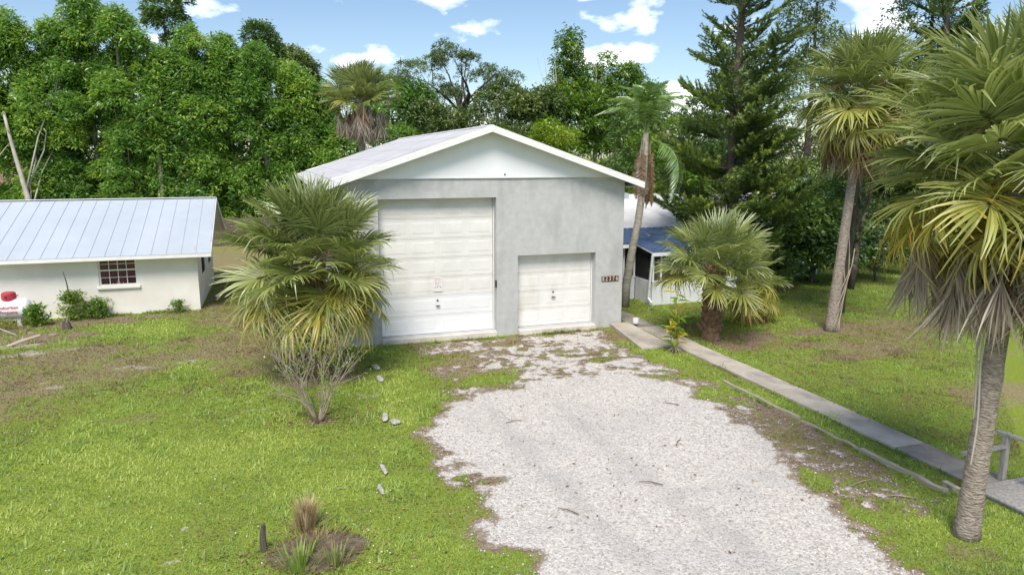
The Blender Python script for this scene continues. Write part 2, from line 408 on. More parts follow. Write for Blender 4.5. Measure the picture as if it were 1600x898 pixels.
def gravel_mask(x, y):
    """> 0.5 where shell gravel lies"""
    n = fbm(x, y, 1.1, 3, 5); n2 = fbm(x, y, 3.5, 9, 3)
    a = sstep(-0.45, 0.45, poly_sd(x, y, DRIVE) + (n - 0.5) * 1.1 + (n2 - 0.5) * 0.5 + (fbm(x, y, 9.0, 19, 2) - 0.5) * 0.3)
    ap = sstep(-0.2, 0.8, poly_sd(x, y, APRON))
    right = sstep(5.0, 8.5, x)
    apv = ap * (0.57 + 0.23 * right + 1.0 * (n - 0.5) + 1.2 * (n2 - 0.5) + 0.9 * (fbm(x, y, 8.0, 15, 2) - 0.5))
    n5 = fbm(x, y, 8.0, 15, 2)
    sh = sstep(-0.2, 0.5, poly_sd(x, y, SHOULDER)) * (0.40 + 0.9 * (n - 0.5) + 1.2 * (n2 - 0.5) + 1.0 * (n5 - 0.5) - 0.2 * sstep(10.0, 8.0, y))
    pat = blob(x, y, [(4.5, 19.7, 1.1, 0.7), (5.0, 17.5, 0.9, 0.55), (3.05, 11.95, 0.3, 0.18), (3.5, 11.7, 0.35, 0.2), (3.25, 9.15, 0.32, 0.3), (6.6, 20.9, 0.8, 0.35), (8.7, 18.3, 0.7, 0.3)])
    return np.maximum(np.maximum(a, apv), sh) - 0.55 * pat * (0.5 + n2)
SAND = [(-7.6, 26.9, 1.2, .5), (-6.4, 24.4, 1.3, .5), (-7.2, 24.0, 1.0, .35), (-3.8, 21.6, .9, .4), (-2.6, 21.8, .8, .35), (-2.2, 20.9, .6, .3), (-5.5, 20.3, .45, .2), (-5.9, 20.7, .3, .2), (-4.1, 19.4, .5, .2), (.92, 12.25, .22, .2), (.6, 12.45, .15, .12), (-1.6, 11.5, .2, .12), (-1.67, 10.6, .2, .15), (-7.9, 25.3, .9, .5), (-5.6, 27.6, .9, .35), (1.9, 17.2, .5, .3), (-0.6, 17.0, .5, .2)]
DIRT = [(-7.0, 28.4, 4.5, 1.0), (-11.0, 28.0, 4, 1.6), (-7.4, 26.2, 2.2, 1.3), (13.6, 18.9, 1.3, 1.3), (15.2, 19.3, 2.0, .9), (17.0, 19.4, 1.6, .7), (0.3, 10.2, .85, .75), (0.7, 15.8, .45, .3), (11.2, 20.9, .5, 1.3), (0.9, 19.2, 1.7, 1.2), (-2.4, 31.5, .45, 3.0), (10.35, 20.9, .5, .9), (10.55, 12.0, .35, 3.0), (3.3, 12.0, .35, .3), (20, 27.5, 3, 1.5)]
DRY = [(-1, 42, 8, 12), (-3.2, 17.2, .9, .35), (-1.4, 15.4, .7, .25), (-4.6, 14.6, .8, .3), (1.3, 13.6, .5, .25), (-2.6, 12.6, .5, .2), (1.2, 17.6, .8, .35), (2.7, 14.2, .35, .8), (2.6, 10.3, .4, .9), (-6.5, 22.0, 4.5, 3.4), (-9.0, 19.2, 4.0, 2.2), (-2.0, 23.5, 3.0, 2.0), (-1.0, 28, 2.4, 9), (0.0, 20.8, 2.4, 1.6), (16.0, 17.2, 3.0, 1.3), (19.5, 18.8, 3.0, 1.8), (6.3, 20.8, 2.2, .7), (5.0, 19.0, 1.6, 1.0), (9.9, 11.5, .7, 3.4), (16.5, 12.5, 1.6, 1.0), (9.6, 7.3, .6, .4), (0.9, 14.6, 0.6, .3), (-0.2, 13.0, .6, .3)]
LUSH = [(-1.0, 14.0, 5.5, 4.0), (1.8, 16.0, 1.3, 3.0), (1.8, 11.5, 1.8, 3.5), (14.3, 17.2, 1.4, .7), (9.9, 8.4, 1.0, 1.3), (12.8, 8.3, 1.4, 1.0), (10.95, 13, .35, 5), (-3, 25.8, 1.6, 1.0), (10.9, 17.4, .5, 1.2)]
SHADE_GRASS = [(14.5, 13.8, 2.4, 1.2), (20, 14, 5, 5)]
def zones(x, y):
    n = fbm(x, y, 0.55, 21, 5); n2 = fbm(x, y, 2.2, 33, 4); n3 = fbm(x, y, 7.0, 61, 3)
    near = (x > 1.5) & (x < 11.2) & (y > 3) & (y < 22)
    fr = np.zeros(np.shape(x)); fr[near] = sstep(.10, .50, gravel_mask(x[near], y[near]))
    dry = blob(x, y, DRY) * (0.36 + 0.8 * n2) + 1.0 * (n - 0.53) + 0.8 * (n3 - 0.5)
    right = sstep(11.8, 13.0, x)
    dry = np.clip(dry + right * (0.04 + 0.6 * (n2 - 0.45)), 0, 1)
    lush = blob(x, y, LUSH)
    dry = np.clip(dry * (1 - 0.7 * lush) + fr * (.15 + .9 * n2), 0, 1)
    dirt = sstep(0.40, 0.95, np.maximum(blob(x, y, DIRT), .8 * fr) * (0.6 + 0.6 * n2) + 0.9 * (n2 - 0.5) + 0.8 * (n3 - 0.5))
    sand = 0.62 * sstep(0.40, 1.05, blob(x, y, SAND) * (0.35 + 0.9 * n3) + 1.0 * (n2 - 0.5))
    return dry, lush, dirt, sand
def ground_z(x, y):
    return 0.05 * (fbm(x, y, 0.35, 5, 3) - 0.5) * sstep(0, 3, np.abs(np.asarray(y) - 21.9) + 0.0)

xs = np.concatenate([[-1600, -700, -300, -140, -80, -50, -32, -24], np.arange(-18, 26.01, 0.14), [30, 36, 46, 62, 90, 150, 320, 700, 1600]])
ys = np.concatenate([[-900, -300, -90, -30, -8, 0, 3], np.arange(5, 34.01, 0.14), [36, 39, 43, 48, 55, 65, 80, 110, 180, 400, 900, 2600]])
GX, GY = np.meshgrid(xs, ys)
gx, gy = GX.ravel(), GY.ravel()
gz = ground_z(gx, gy) - 0.03
nxx = len(xs)
ii, jj = np.meshgrid(np.arange(len(ys) - 1), np.arange(nxx - 1), indexing='ij')
q = (ii * nxx + jj).ravel()
GF = np.stack([q, q + 1, q + nxx + 1, q + nxx], 1)
gme = np_mesh('ground', np.stack([gx, gy, gz], 1), GF, smooth=True)
_z = zones(gx, gy)
for nm, val in zip(('dry', 'lush', 'dirt', 'sand'), _z):
    a = gme.attributes.new(nm, 'FLOAT', 'POINT'); a.data.foreach_set('value', val.astype(np.float32))
m, nt, N, L, out = nmat('lawn')
p = N.new('ShaderNodeBsdfPrincipled'); p.inputs['Roughness'].default_value = 0.95; p.inputs['Specular IOR Level'].default_value = 0.1
tcn = N.new('ShaderNodeTexCoord')
def gnoise(scale, det=5):
    n = N.new('ShaderNodeTexNoise'); n.inputs['Scale'].default_value = scale; n.inputs['Detail'].default_value = det; n.inputs['Roughness'].default_value = 0.65
    L.new(tcn.outputs['Object'], n.inputs['Vector']); return n.outputs['Fac']
def gattr(nm):
    a = N.new('ShaderNodeAttribute'); a.attribute_name = nm; return a.outputs['Fac']
def gmask(src, nz, amt, lo, hi):
    a = N.new('ShaderNodeMath'); a.operation = 'SUBTRACT'; L.new(nz, a.inputs[0]); a.inputs[1].default_value = 0.5
    b = N.new('ShaderNodeMath'); b.operation = 'MULTIPLY_ADD'; L.new(a.outputs[0], b.inputs[0]); b.inputs[1].default_value = amt; L.new(src, b.inputs[2])
    r = N.new('ShaderNodeMapRange'); r.interpolation_type = 'SMOOTHSTEP'
    r.inputs['From Min'].default_value = lo; r.inputs['From Max'].default_value = hi
    L.new(b.outputs[0], r.inputs['Value']); return r.outputs[0]
def gmix(f, a, b):
    x = N.new('ShaderNodeMix'); x.data_type = 'RGBA'; L.new(f, x.inputs['Factor']); L.new(a, x.inputs['A']); L.new(b, x.inputs['B']); return x.outputs['Result']
n_f, n_m, n_c = gnoise(24), gnoise(6), gnoise(0.9)
c_green = ramp(N, [(0.3, (0.13, 0.175, 0.028)), (0.55, (0.225, 0.285, 0.04)), (0.75, (0.33, 0.39, 0.06))]); L.new(n_f, c_green.inputs['Fac'])
c_dry = ramp(N, [(0.3, (0.17, 0.145, 0.07)), (0.55, (0.27, 0.23, 0.12)), (0.75, (0.40, 0.34, 0.20))]); L.new(n_f, c_dry.inputs['Fac'])
c_dirt = ramp(N, [(0.3, (0.13, 0.09, 0.06)), (0.55, (0.26, 0.195, 0.14)), (0.75, (0.44, 0.36, 0.285))]); L.new(n_f, c_dirt.inputs['Fac'])
c_sand = ramp(N, [(0.3, (0.33, 0.29, 0.25)), (0.6, (0.53, 0.49, 0.45)), (0.8, (0.66, 0.63, 0.59))]); L.new(n_f, c_sand.inputs['Fac'])
col = gmix(gmask(gattr('dry'), n_m, 1.4, 0.15, 0.85), c_green.outputs[0], c_dry.outputs[0])
col = gmix(gmask(gattr('dirt'), n_m, 1.4, 0.2, 0.8), col, c_dirt.outputs[0])
col = gmix(gmask(gattr('sand'), n_f, 1.1, 0.25, 0.85), col, c_sand.outputs[0])
L.new(col, p.inputs['Base Color'])
bn = N.new('ShaderNodeBump'); bn.inputs['Strength'].default_value = 0.8; bn.inputs['Distance'].default_value = 0.04
L.new(n_f, bn.inputs['Height']); L.new(bn.outputs[0], p.inputs['Normal'])
L.new(p.outputs[0], out.inputs['Surface'])
gme.materials.append(m)
tag(link('ground', gme), 'weedy lawn ground with sandy and dry brown patches', kind='structure')

# gravel driveway: ragged sheet above the soil
m, nt, N, L, out = nmat('shell_gravel')
p = N.new('ShaderNodeBsdfPrincipled'); p.inputs['Roughness'].default_value = 0.9; p.inputs['Specular IOR Level'].default_value = 0.2
tcn = N.new('ShaderNodeTexCoord')
v = N.new('ShaderNodeTexVoronoi'); v.inputs['Scale'].default_value = 30; L.new(tcn.outputs['Object'], v.inputs['Vector'])
sep = N.new('ShaderNodeSeparateColor'); L.new(v.outputs['Color'], sep.inputs[0])
cs = ramp(N, [(0.0, (0.36, 0.34, 0.31)), (0.25, (0.50, 0.465, 0.42)), (0.6, (0.58, 0.54, 0.495)), (1.0, (0.68, 0.645, 0.60))]); L.new(sep.outputs[0], cs.inputs['Fac'])
n1 = gnoise(0.55, 4); n2 = gnoise(2.5, 6); n3 = gnoise(60, 3)
cg = ramp(N, [(0.50, (0, 0, 0)), (0.72, (1, 1, 1))]); L.new(n1, cg.inputs['Fac'])
grey = N.new('ShaderNodeRGB'); grey.outputs[0].default_value = (0.38, 0.375, 0.375, 1)
mf = N.new('ShaderNodeMath'); mf.operation = 'MULTIPLY'; mf.inputs[1].default_value = 0.55; L.new(cg.outputs[0], mf.inputs[0])
c = gmix(mf.outputs[0], cs.outputs[0], grey.outputs[0])
cb = ramp(N, [(0.60, (0, 0, 0)), (0.80, (1, 1, 1))]); L.new(n2, cb.inputs['Fac'])
tan = N.new('ShaderNodeRGB'); tan.outputs[0].default_value = (0.46, 0.385, 0.30, 1)
mf2 = N.new('ShaderNodeMath'); mf2.operation = 'MULTIPLY'; mf2.inputs[1].default_value = 0.6; L.new(cb.outputs[0], mf2.inputs[0])
c = gmix(mf2.outputs[0], c, tan.outputs[0])
cd = ramp(N, [(0.30, (1, 1, 1)), (0.38, (0, 0, 0))]); L.new(n3, cd.inputs['Fac'])
drk = N.new('ShaderNodeRGB'); drk.outputs[0].default_value = (0.24, 0.215, 0.19, 1)
c = gmix(cd.outputs[0], c, drk.outputs[0])
rutc = N.new('ShaderNodeRGB'); rutc.outputs[0].default_value = (0.33, 0.32, 0.305, 1)
rf_ = N.new('ShaderNodeMath'); rf_.operation = 'MULTIPLY'; rf_.inputs[1].default_value = 0.4; L.new(gmask(gattr('rut'), n2, 1.6, 0.35, 1.25), rf_.inputs[0])
c = gmix(rf_.outputs[0], c, rutc.outputs[0])
n4 = gnoise(9, 5)
dsoil = ramp(N, [(0.3, (0.15, 0.11, 0.08)), (0.55, (0.29, 0.235, 0.175)), (0.75, (0.46, 0.39, 0.32))]); L.new(n3, dsoil.inputs['Fac'])
c = gmix(gmask(gattr('fade'), n4, 1.7, 0.30, 0.80), c, dsoil.outputs[0])
L.new(c, p.inputs['Base Color'])
bn = N.new('ShaderNodeBump'); bn.inputs['Strength'].default_value = 0.7; bn.inputs['Distance'].default_value = 0.025
L.new(v.outputs['Distance'], bn.inputs['Height']); bn.invert = True
L.new(bn.outputs[0], p.inputs['Normal']); L.new(p.outputs[0], out.inputs['Surface'])
st = 0.055
dxs = np.arange(2.0, 11.0, st); dys = np.arange(3.0, 22.0, st)
DX, DY = np.meshgrid(dxs, dys)
cx = (DX[:-1, :-1] + st / 2); cy = (DY[:-1, :-1] + st / 2)
keep = (gravel_mask(cx, cy) > 0.5).ravel()
nd = len(dxs)
ii, jj = np.meshgrid(np.arange(len(dys) - 1), np.arange(nd - 1), indexing='ij')
q = (ii * nd + jj).ravel()[keep]
DF = np.stack([q, q + 1, q + nd + 1, q + nd], 1)
used, inv = np.unique(DF, return_inverse=True)
DV = np.stack([DX.ravel(), DY.ravel(), ground_z(DX.ravel(), DY.ravel()) - 0.022], 1)[used]
jit = RNG.uniform(-.02, .02, (len(DV), 2)); DV[:, :2] += jit
dme = np_mesh('driveway', DV, inv.reshape(DF.shape), smooth=True, mat='shell_gravel')
a = dme.attributes.new('fade', 'FLOAT', 'POINT'); a.data.foreach_set('value', (1 - sstep(.46, 1.08, gravel_mask(DV[:, 0], DV[:, 1]))).astype(np.float32))
rut = sum(np.exp(-((DV[:, 0] - rx - .25 * np.sin(DV[:, 1] * .35)) / .38) ** 2) for rx in (4.7, 6.35)) * sstep(18.5, 14, DV[:, 1])
a = dme.attributes.new('rut', 'FLOAT', 'POINT'); a.data.foreach_set('value', rut.astype(np.float32))
tag(link('driveway', dme), 'white crushed shell driveway with ragged grassy edges', kind='structure')

# loose stones on it
npb = 20000
px_ = RNG.uniform(2.4, 10.8, npb * 2); py_ = 6.5 + 15.3 * RNG.random(npb * 2) ** 1.35
kp = gravel_mask(px_, py_) + RNG.normal(0, .16, npb * 2) > 0.5
px_, py_ = px_[kp][:npb], py_[kp][:npb]
n = len(px_)
octv = np.array([(1, 0, 0), (0, 1, 0), (-1, 0, 0), (0, -1, 0), (0, 0, 1), (0, 0, -.6)], float)
octf = np.array([(0, 1, 4), (1, 2, 4), (2, 3, 4), (3, 0, 4), (1, 0, 5), (2, 1, 5), (3, 2, 5), (0, 3, 5)])
sz = RNG.uniform(.009, .021, n) * (1 + 0.6 * (RNG.random(n) > .93))
an = RNG.uniform(0, 6.28, n)
pv = octv[None] * RNG.uniform(.6, 1.25, (n, 6, 1)) * sz[:, None, None] * np.array([1, 1, .65])
co, si = np.cos(an)[:, None], np.sin(an)[:, None]
pv = np.stack([pv[..., 0] * co - pv[..., 1] * si + px_[:, None], pv[..., 0] * si + pv[..., 1] * co + py_[:, None], pv[..., 2] + (ground_z(px_, py_) - .016)[:, None]], 2)
m, nt, N, L, out = nmat('loose_stone')
p = N.new('ShaderNodeBsdfPrincipled'); p.inputs['Roughness'].default_value = 0.9
a = N.new('ShaderNodeAttribute'); a.attribute_name = 'tone'
cs = ramp(N, [(0.0, (0.32, 0.29, 0.26)), (0.25, (0.48, 0.455, 0.42)), (1.0, (0.68, 0.655, 0.625))]); L.new(a.outputs['Fac'], cs.inputs['Fac']); L.new(cs.outputs[0], p.inputs['Base Color']); L.new(p.outputs[0], out.inputs['Surface'])
pme = np_mesh('loose_gravel', pv.reshape(-1, 3), (octf[None] + 6 * np.arange(n)[:, None, None]).reshape(-1, 3), tone=np.repeat(RNG.random(n), 6), mat='loose_stone')
tag(link('loose_gravel', pme), 'loose pale shell stones strewn over the driveway', kind='stuff')

# grass and low weeds: one leaf each, tone by zone
def in_rect(x, y, r): return (x > r[0]) & (x < r[1]) & (y > r[2]) & (y < r[3])
FOOT = [(-20, -2.85, 29.3, 37), (1.5, 11.2, 21.9, 38.5), (11.47, 12.21, 7.0, 24.0), (13.85, 17.9, 24.8, 30), (11.3, 14.0, 26.1, 30), (10.35, 11.38, 18.95, 22.0), (10.70, 10.86, 8.8, 15.5)]
ng = 1050000
u = RNG.random(ng)
yy = 6.3 + (36 - 6.3) * u ** 1.35
hw = 3.0 + yy * 0.78
xx = yy * 0.327 + RNG.uniform(-1, 1, ng) * hw
dist = yy
ok = np.ones(ng, bool)
for r in FOOT: ok &= ~in_rect(xx, yy, r)
xx, yy = xx[ok], yy[ok]
dry, lush, dirt, sand = zones(xx, yy)
gm = gravel_mask(xx, yy)
clump = fbm(xx, yy, 4.0, 77, 3)
dens = (1 - 0.985 * sstep(.30, .72, gm)) * (1 - 0.80 * dirt) * (1 - 0.93 * sand) * (0.62 + 0.75 * clump - 0.25 * dry)
dens = np.where(in_rect(xx, yy, (4.5, 11, 15, 21.9)), dens * np.where(gm < .5, .75, 1), dens)
ok = RNG.random(len(xx)) < dens
xx, yy, dry, lush, dirt, clump = xx[ok], yy[ok], dry[ok], lush[ok], dirt[ok], clump[ok]
ex_n = 9000
ex_y = RNG.uniform(7.2, 23.5, ex_n); ex_x = np.where(RNG.random(ex_n) < .5, 11.46, 12.22) + RNG.normal(0, .035, ex_n)
e2_y = RNG.uniform(8.4, 15.6, 3500); e2_x = 10.79 + np.where(RNG.random(3500) < .5, -.07, .075) + RNG.normal(0, .03, 3500)
e3_x = RNG.uniform(2.2, 10.3, 2600); e3_y = 21.72 - np.abs(RNG.normal(0, .06, 2600))
e4_x = RNG.uniform(-12, -2.9, 2500); e4_y = 29.36 - np.abs(RNG.normal(0, .08, 2500))
exx, eyy = np.concatenate([ex_x, e2_x, e3_x, e4_x]), np.concatenate([ex_y, e2_y, e3_y, e4_y])
k = fbm(exx, eyy, 1.3, 44, 3) > .47; exx, eyy = exx[k], eyy[k]
ez = zones(exx, eyy)
lmul = np.concatenate([np.ones(len(xx)), np.full(len(exx), 1.7)])
xx, yy = np.concatenate([xx, exx]), np.concatenate([yy, eyy])
dry, lush, dirt = np.concatenate([dry, ez[0]]), np.concatenate([lush, ez[1]]), np.concatenate([dirt, ez[2]])
clump = fbm(xx, yy, 4.0, 77, 3)
n = len(xx)
tall = sstep(.56, .72, fbm(xx, yy, 1.7, 88, 3)); lmul = lmul * (1 + .75 * tall)
big = fbm(xx, yy, 0.8, 91, 4)
tone = 0.68 + 0.12 * lush + 0.95 * (big - .5) + 0.6 * (clump - .5) - 0.62 * dry - 0.25 * dirt + RNG.normal(0, .13, n)
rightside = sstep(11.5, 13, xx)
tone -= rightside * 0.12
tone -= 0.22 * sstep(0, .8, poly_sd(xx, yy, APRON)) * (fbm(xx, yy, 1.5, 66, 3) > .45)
tone = np.clip(tone, 0.0, 1.0)
ln = (0.022 + 0.0021 * yy) * RNG.uniform(.7, 1.5, n) * (1 + 0.6 * (RNG.random(n) > .94)) * (1 - 0.25 * dry) * lmul
wd = ln / lmul * RNG.uniform(.24, .46, n)
az = RNG.uniform(0, 6.283, n); el = RNG.uniform(.10, .95, n)
d = np.stack([np.cos(az) * np.cos(el), np.sin(az) * np.cos(el), np.sin(el)], 1)
s = np.stack([-np.sin(az), np.cos(az), np.zeros(n)], 1)
b = np.stack([xx, yy, ground_z(xx, yy) - .034], 1)
gv = np.stack([b - s * (wd / 2)[:, None], b + s * (wd / 2)[:, None], b + d * ln[:, None]], 1)
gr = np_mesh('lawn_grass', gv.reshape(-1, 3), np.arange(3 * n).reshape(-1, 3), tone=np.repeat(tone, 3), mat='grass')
tag(link('lawn_grass', gr), 'short weedy grass and clover covering the yard', kind='stuff')
# little white weed flowers
nf = 900
fy = 7 + 15 * RNG.random(nf) ** 1.3; fx = fy * .327 + RNG.uniform(-1, 1, nf) * (3 + fy * .6)
k = (gravel_mask(fx, fy) < .4) & (fbm(fx, fy, .8, 55, 3) > .47) & ((fx < 3.3) | (fx > 9.5))
for r in FOOT: k &= ~in_rect(fx, fy, r)
fx, fy = fx[k], fy[k]; nf = len(fx)
fs = RNG.uniform(.007, .015, nf)
fz = ground_z(fx, fy) + .03
fv = np.stack([np.stack([fx + dx * fs, fy + dy * fs, fz + dz * fs], 1) for dx, dy, dz in ((-1, 0, .2), (0, -1, 0), (1, 0, .2), (0, 1, .6))], 1)
tag(link('weed_flowers', np_mesh('weed_flowers', fv.reshape(-1, 3), np.arange(4 * nf).reshape(-1, 4), tone=np.repeat(RNG.random(nf), 4), mat='petal')), 'tiny white weed flowers dotting the lawn', kind='stuff')
# leaf litter: dead leaves and bits on dirt and gravel
nl = 5200
lx = np.concatenate([RNG.normal(cx_, sx_, nl // 9) for cx_, cy_, sx_, sy_ in ((-7, 27.5, 3, .9), (15, 19.3, 1.8, .7), (10.4, 20.8, .45, .8), (0.3, 10.2, .6, .5), (0.7, 15.9, .7, .5), (7, 19, 2, 1.5), (6, 12, 2, 3), (1, 19.2, 1.5, 1), (13.3, 18.7, .9, .8))])
ly = np.concatenate([RNG.normal(cy_, sy_, nl // 9) for cx_, cy_, sx_, sy_ in ((-7, 27.5, 3, .9), (15, 19.3, 1.8, .7), (10.4, 20.8, .45, .8), (0.3, 10.2, .6, .5), (0.7, 15.9, .7, .5), (7, 19, 2, 1.5), (6, 12, 2, 3), (1, 19.2, 1.5, 1), (13.3, 18.7, .9, .8))])
sparse = ((lx > 3) & (lx < 9.6) & (ly < 20)); kk = ~sparse | (RNG.random(len(lx)) < .35)
kk &= ly < 29.2
lx, ly = lx[kk], ly[kk]; nl = len(lx)
la = RNG.uniform(0, 6.28, nl); ll = RNG.uniform(.015, .05, nl); lw = ll * RNG.uniform(.2, .45, nl)
dx, dy = np.cos(la) * ll, np.sin(la) * ll; ex, ey = -np.sin(la) * lw, np.cos(la) * lw
lz = ground_z(lx, ly) - .008
lv = np.stack([np.stack([lx - dx, ly - dy, lz], 1), np.stack([lx + ex, ly + ey, lz + .015], 1), np.stack([lx + dx, ly + dy, lz + .01], 1), np.stack([lx - ex, ly - ey, lz + .004], 1)], 1)
tag(link('leaf_litter', np_mesh('leaf_litter', lv.reshape(-1, 3), np.arange(4 * nl).reshape(-1, 4), tone=np.repeat(RNG.random(nl), 4), mat='frond_brown')), 'dry brown leaf litter on bare soil and gravel', kind='stuff')

# ---------------------------------------------------------------- walkway of cast slabs
wk = bpy.data.objects.new('walkway', None); COL.objects.link(wk); wk.location = (11.85, 16, 0)
tag(wk, 'narrow concrete walkway running beside the driveway to the house', kind='structure')
yb = [23.9, 21.4, 18.9, 16.6, 14.3, 12.4, 10.55, 8.75]
for i in range(len(yb) - 1):
    mb = MB(); o0 = 0.02 * math.sin(i * 2.1)
    mb.box(11.45 + o0, 12.23 + o0, yb[i + 1] + .012, yb[i] - .012, -.08, .035 + .006 * math.sin(i * 3))
    mb.build('slab', 'concrete_dark' if i in (0, 6) else 'concrete', wk, bevel=.012)
ap = MB().hexa([(10.28, 18.9, -.1), (11.34, 18.95, -.1), (11.34, 21.9, -.1), (10.68, 21.9, -.1), (10.28, 18.9, .05), (11.34, 18.95, .045), (11.34, 21.9, .12), (10.68, 21.9, .12)]).build('slab', 'concrete', wk, bevel=.012)

# ================================================================ GARAGE
GYF = 21.97
g = thing('garage', 'tall grey stucco garage with white gable and two overhead doors', 'garage', (6.4, GYF, 0))
fx_ = [1.62, 2.95, 6.66, 7.38, 10.13, 11.13]; fz_ = [-.1, .14, 2.57, 4.45, 5.04]
def solid(i, j):
    if i == 1 and j in (1, 2): return False
    if i == 3 and j == 1: return False
    return True
wall_xz(MB(), fx_, fz_, solid, GYF, GYF + .36).build('front_wall', 'stucco', g)
MB().box(1.62, 1.82, GYF + .36, 38.0, -.1, 5.04).build('side_wall', 'stucco', g)
MB().box(10.93, 11.13, GYF + .36, 38.0, -.1, 5.04).build('side_wall', 'stucco', g)
MB().box(1.82, 10.93, 37.8, 38.0, -.1, 5.04).build('back_wall', 'stucco', g)
XR, ZR, SL = 6.4, 6.64, 0.338          # ridge of the roof deck underside top
def rz(x): return ZR - SL * abs(x - XR)
gp = MB().prism_y([(1.55, 5.045), (11.2, 5.045), (XR, rz(XR) - .1)], GYF - .035, GYF + .1)
gpo = gp.build('gable_panel', 'white_siding', g)
MB().box(1.7, 11.1, GYF - .05, GYF - .036, 5.05, 5.085).build('trim_strip', 'white_trim', gpo)
MB().prism_y([(1.55, 5.045), (11.2, 5.045), (XR, rz(XR) - .1)], 37.9, 38.03).build('gable_panel', 'white_siding', g)
MB().tube([(6.93, GYF - .06, 5.16), (6.93, GYF - .03, 5.16)], .025, 8).build('conduit_hole', 'black_metal', gpo)
for sgn, xe in ((-1, 1.2), (1, 11.6)):
    ze = rz(xe)
    mb = MB().hexa([(xe, 21.5, ze - .07), (XR, 21.5, rz(XR) - .07), (XR, 38.4, rz(XR) - .07), (xe, 38.4, ze - .07), (xe, 21.5, ze), (XR, 21.5, ZR), (XR, 38.4, ZR), (xe, 38.4, ze)] if sgn < 0 else
                   [(XR, 21.5, ZR - .07), (xe, 21.5, ze - .07), (xe, 38.4, ze - .07), (XR, 38.4, ZR - .07), (XR, 21.5, ZR), (xe, 21.5, ze), (xe, 38.4, ze), (XR, 38.4, ZR)])
    roof = mb.build('roof', 'membrane', g)
    # rake board and eave board
    a, b = (xe, ze), (XR, ZR)
    if sgn > 0: a, b = b, a
    MB().add([(a[0], 21.46, a[1] - .19), (b[0], 21.46, b[1] - .19), (b[0], 21.46, b[1] + .015), (a[0], 21.46, a[1] + .015), (a[0], 21.498, a[1] - .19), (b[0], 21.498, b[1] - .19), (b[0], 21.498, b[1] + .015), (a[0], 21.498, a[1] + .015)],
             [(0, 1, 2, 3), (7, 6, 5, 4), (3, 2, 6, 7), (1, 0, 4, 5), (0, 3, 7, 4), (2, 1, 5, 6)]).build('rake_board', 'white_trim', roof)
    xo = xe - .03 if sgn < 0 else xe + .002
    MB().box(xo, xo + .028, 21.5, 38.4, ze - .17, ze + .012).build('eave_board', 'white_trim', roof)
    # soffit under the eave
    x0, x1 = (xe + .03, 1.6) if sgn < 0 else (11.15, xe - .03)
    MB().box(x0, x1, 21.9, 38.3, ze - .16, ze - .14).build('soffit', 'white_trim', roof)
    # wandering edge of the roofing sheet beside the rake
    V = []; Fq = []; nn = 60
    for i in range(nn + 1):
        t = i / nn; x = xe + (XR - xe) * t
        yv = 21.66 + .10 * math.sin(t * 5 + sgn) + .05 * math.sin(t * 17) + random.uniform(-.008, .008)
        w = .012 + .014 * random.random()
        z = rz(x) + .006
        V += [(x, yv - w, z), (x, yv + w, z + .004)]
        if i: Fq.append((2 * i - 2, 2 * i, 2 * i + 1, 2 * i - 1) if sgn < 0 else (2 * i - 1, 2 * i + 1, 2 * i, 2 * i - 2))
    MB().add(V, Fq).build('sheet_edge', 'dark_seam', roof)
    # lapped roofing courses
    for k in range(1, 5):
        x = xe + (XR - xe) * k / 5
        MB().add([(x - .01, 21.55, rz(x - .01) + .004), (x + .012, 21.55, rz(x + .012) + .010), (x + .012, 38.35, rz(x + .012) + .010), (x - .01, 38.35, rz(x - .01) + .004)], [(0, 1, 2, 3)]).build('lap_seam', 'membrane', roof)
MB().hexa([(XR - .13, 21.52, rz(XR - .13) + .012), (XR + .13, 21.52, rz(XR + .13) + .012), (XR + .13, 38.38, rz(XR + .13) + .012), (XR - .13, 38.38, rz(XR - .13) + .012), (XR - .05, 21.52, ZR + .025), (XR + .05, 21.52, ZR + .025), (XR + .05, 38.38, ZR + .025), (XR - .05, 38.38, ZR + .025)]).build('ridge_cap', 'membrane', g)
# doors
def sect_door(x0, x1, z0, z1, ns, npan, mats, yd):
    d = MB().box(x0, x1, yd + .05, yd + .06, z0, z1).build('garage_door', 'door_white', g)
    h = (z1 - z0) / ns
    for k in range(ns):
        a, b = z0 + k * h + .004, z0 + (k + 1) * h - .004
        mb = MB(); mb.box(x0 + .01, x1 - .01, yd, yd + .049, a, b)
        # lip at the joint
        mb.box(x0 + .012, x1 - .012, yd - .006, yd - .0005, b - .035, b - .002)
        w = (x1 - x0 - .02) / npan
        for p_ in range(npan):
            pa, pb = x0 + .01 + p_ * w + .09, x0 + .01 + (p_ + 1) * w - .09
            ca, cb = a + .12, b - .13
            e = .035
            mb.add([(pa, yd - .0005, ca), (pb, yd - .0005, ca), (pb, yd - .0005, cb), (pa, yd - .0005, cb), (pa + e, yd - .006, ca + e), (pb - e, yd - .006, ca + e), (pb - e, yd - .006, cb - e), (pa + e, yd - .006, cb - e)],
                   [(4, 5, 6, 7), (0, 1, 5, 4), (1, 2, 6, 5), (2, 3, 7, 6), (3, 0, 4, 7)])
        mb.build('door_section', mats(k), d)
    return d
YD = GYF + .29
dA = sect_door(2.99, 6.62, .15, 4.44, 7, 4, lambda k: 'door_white' if k < 2 else ('door_dust' if k == 6 else 'door_cream'), YD)
dB = sect_door(7.42, 10.09, .15, 2.56, 4, 3, lambda k: 'door_cream', YD)
for d, x, z in ((dA, 4.78, 1.04), (dB, 8.72, 1.09)):
    hb = MB(); hb.tube([(x, YD - .005, z), (x, YD - .05, z)], .018, 8); hb.bar((x - .07, YD - .055, z), (x + .07, YD - .055, z), .02, .028)
    hb.build('lock_handle', 'black_metal', d)
    MB().tube([(x, YD - .008, z + .17), (x, YD - .022, z + .17)], .03, 10).build('lock_plate', 'black_metal', d)
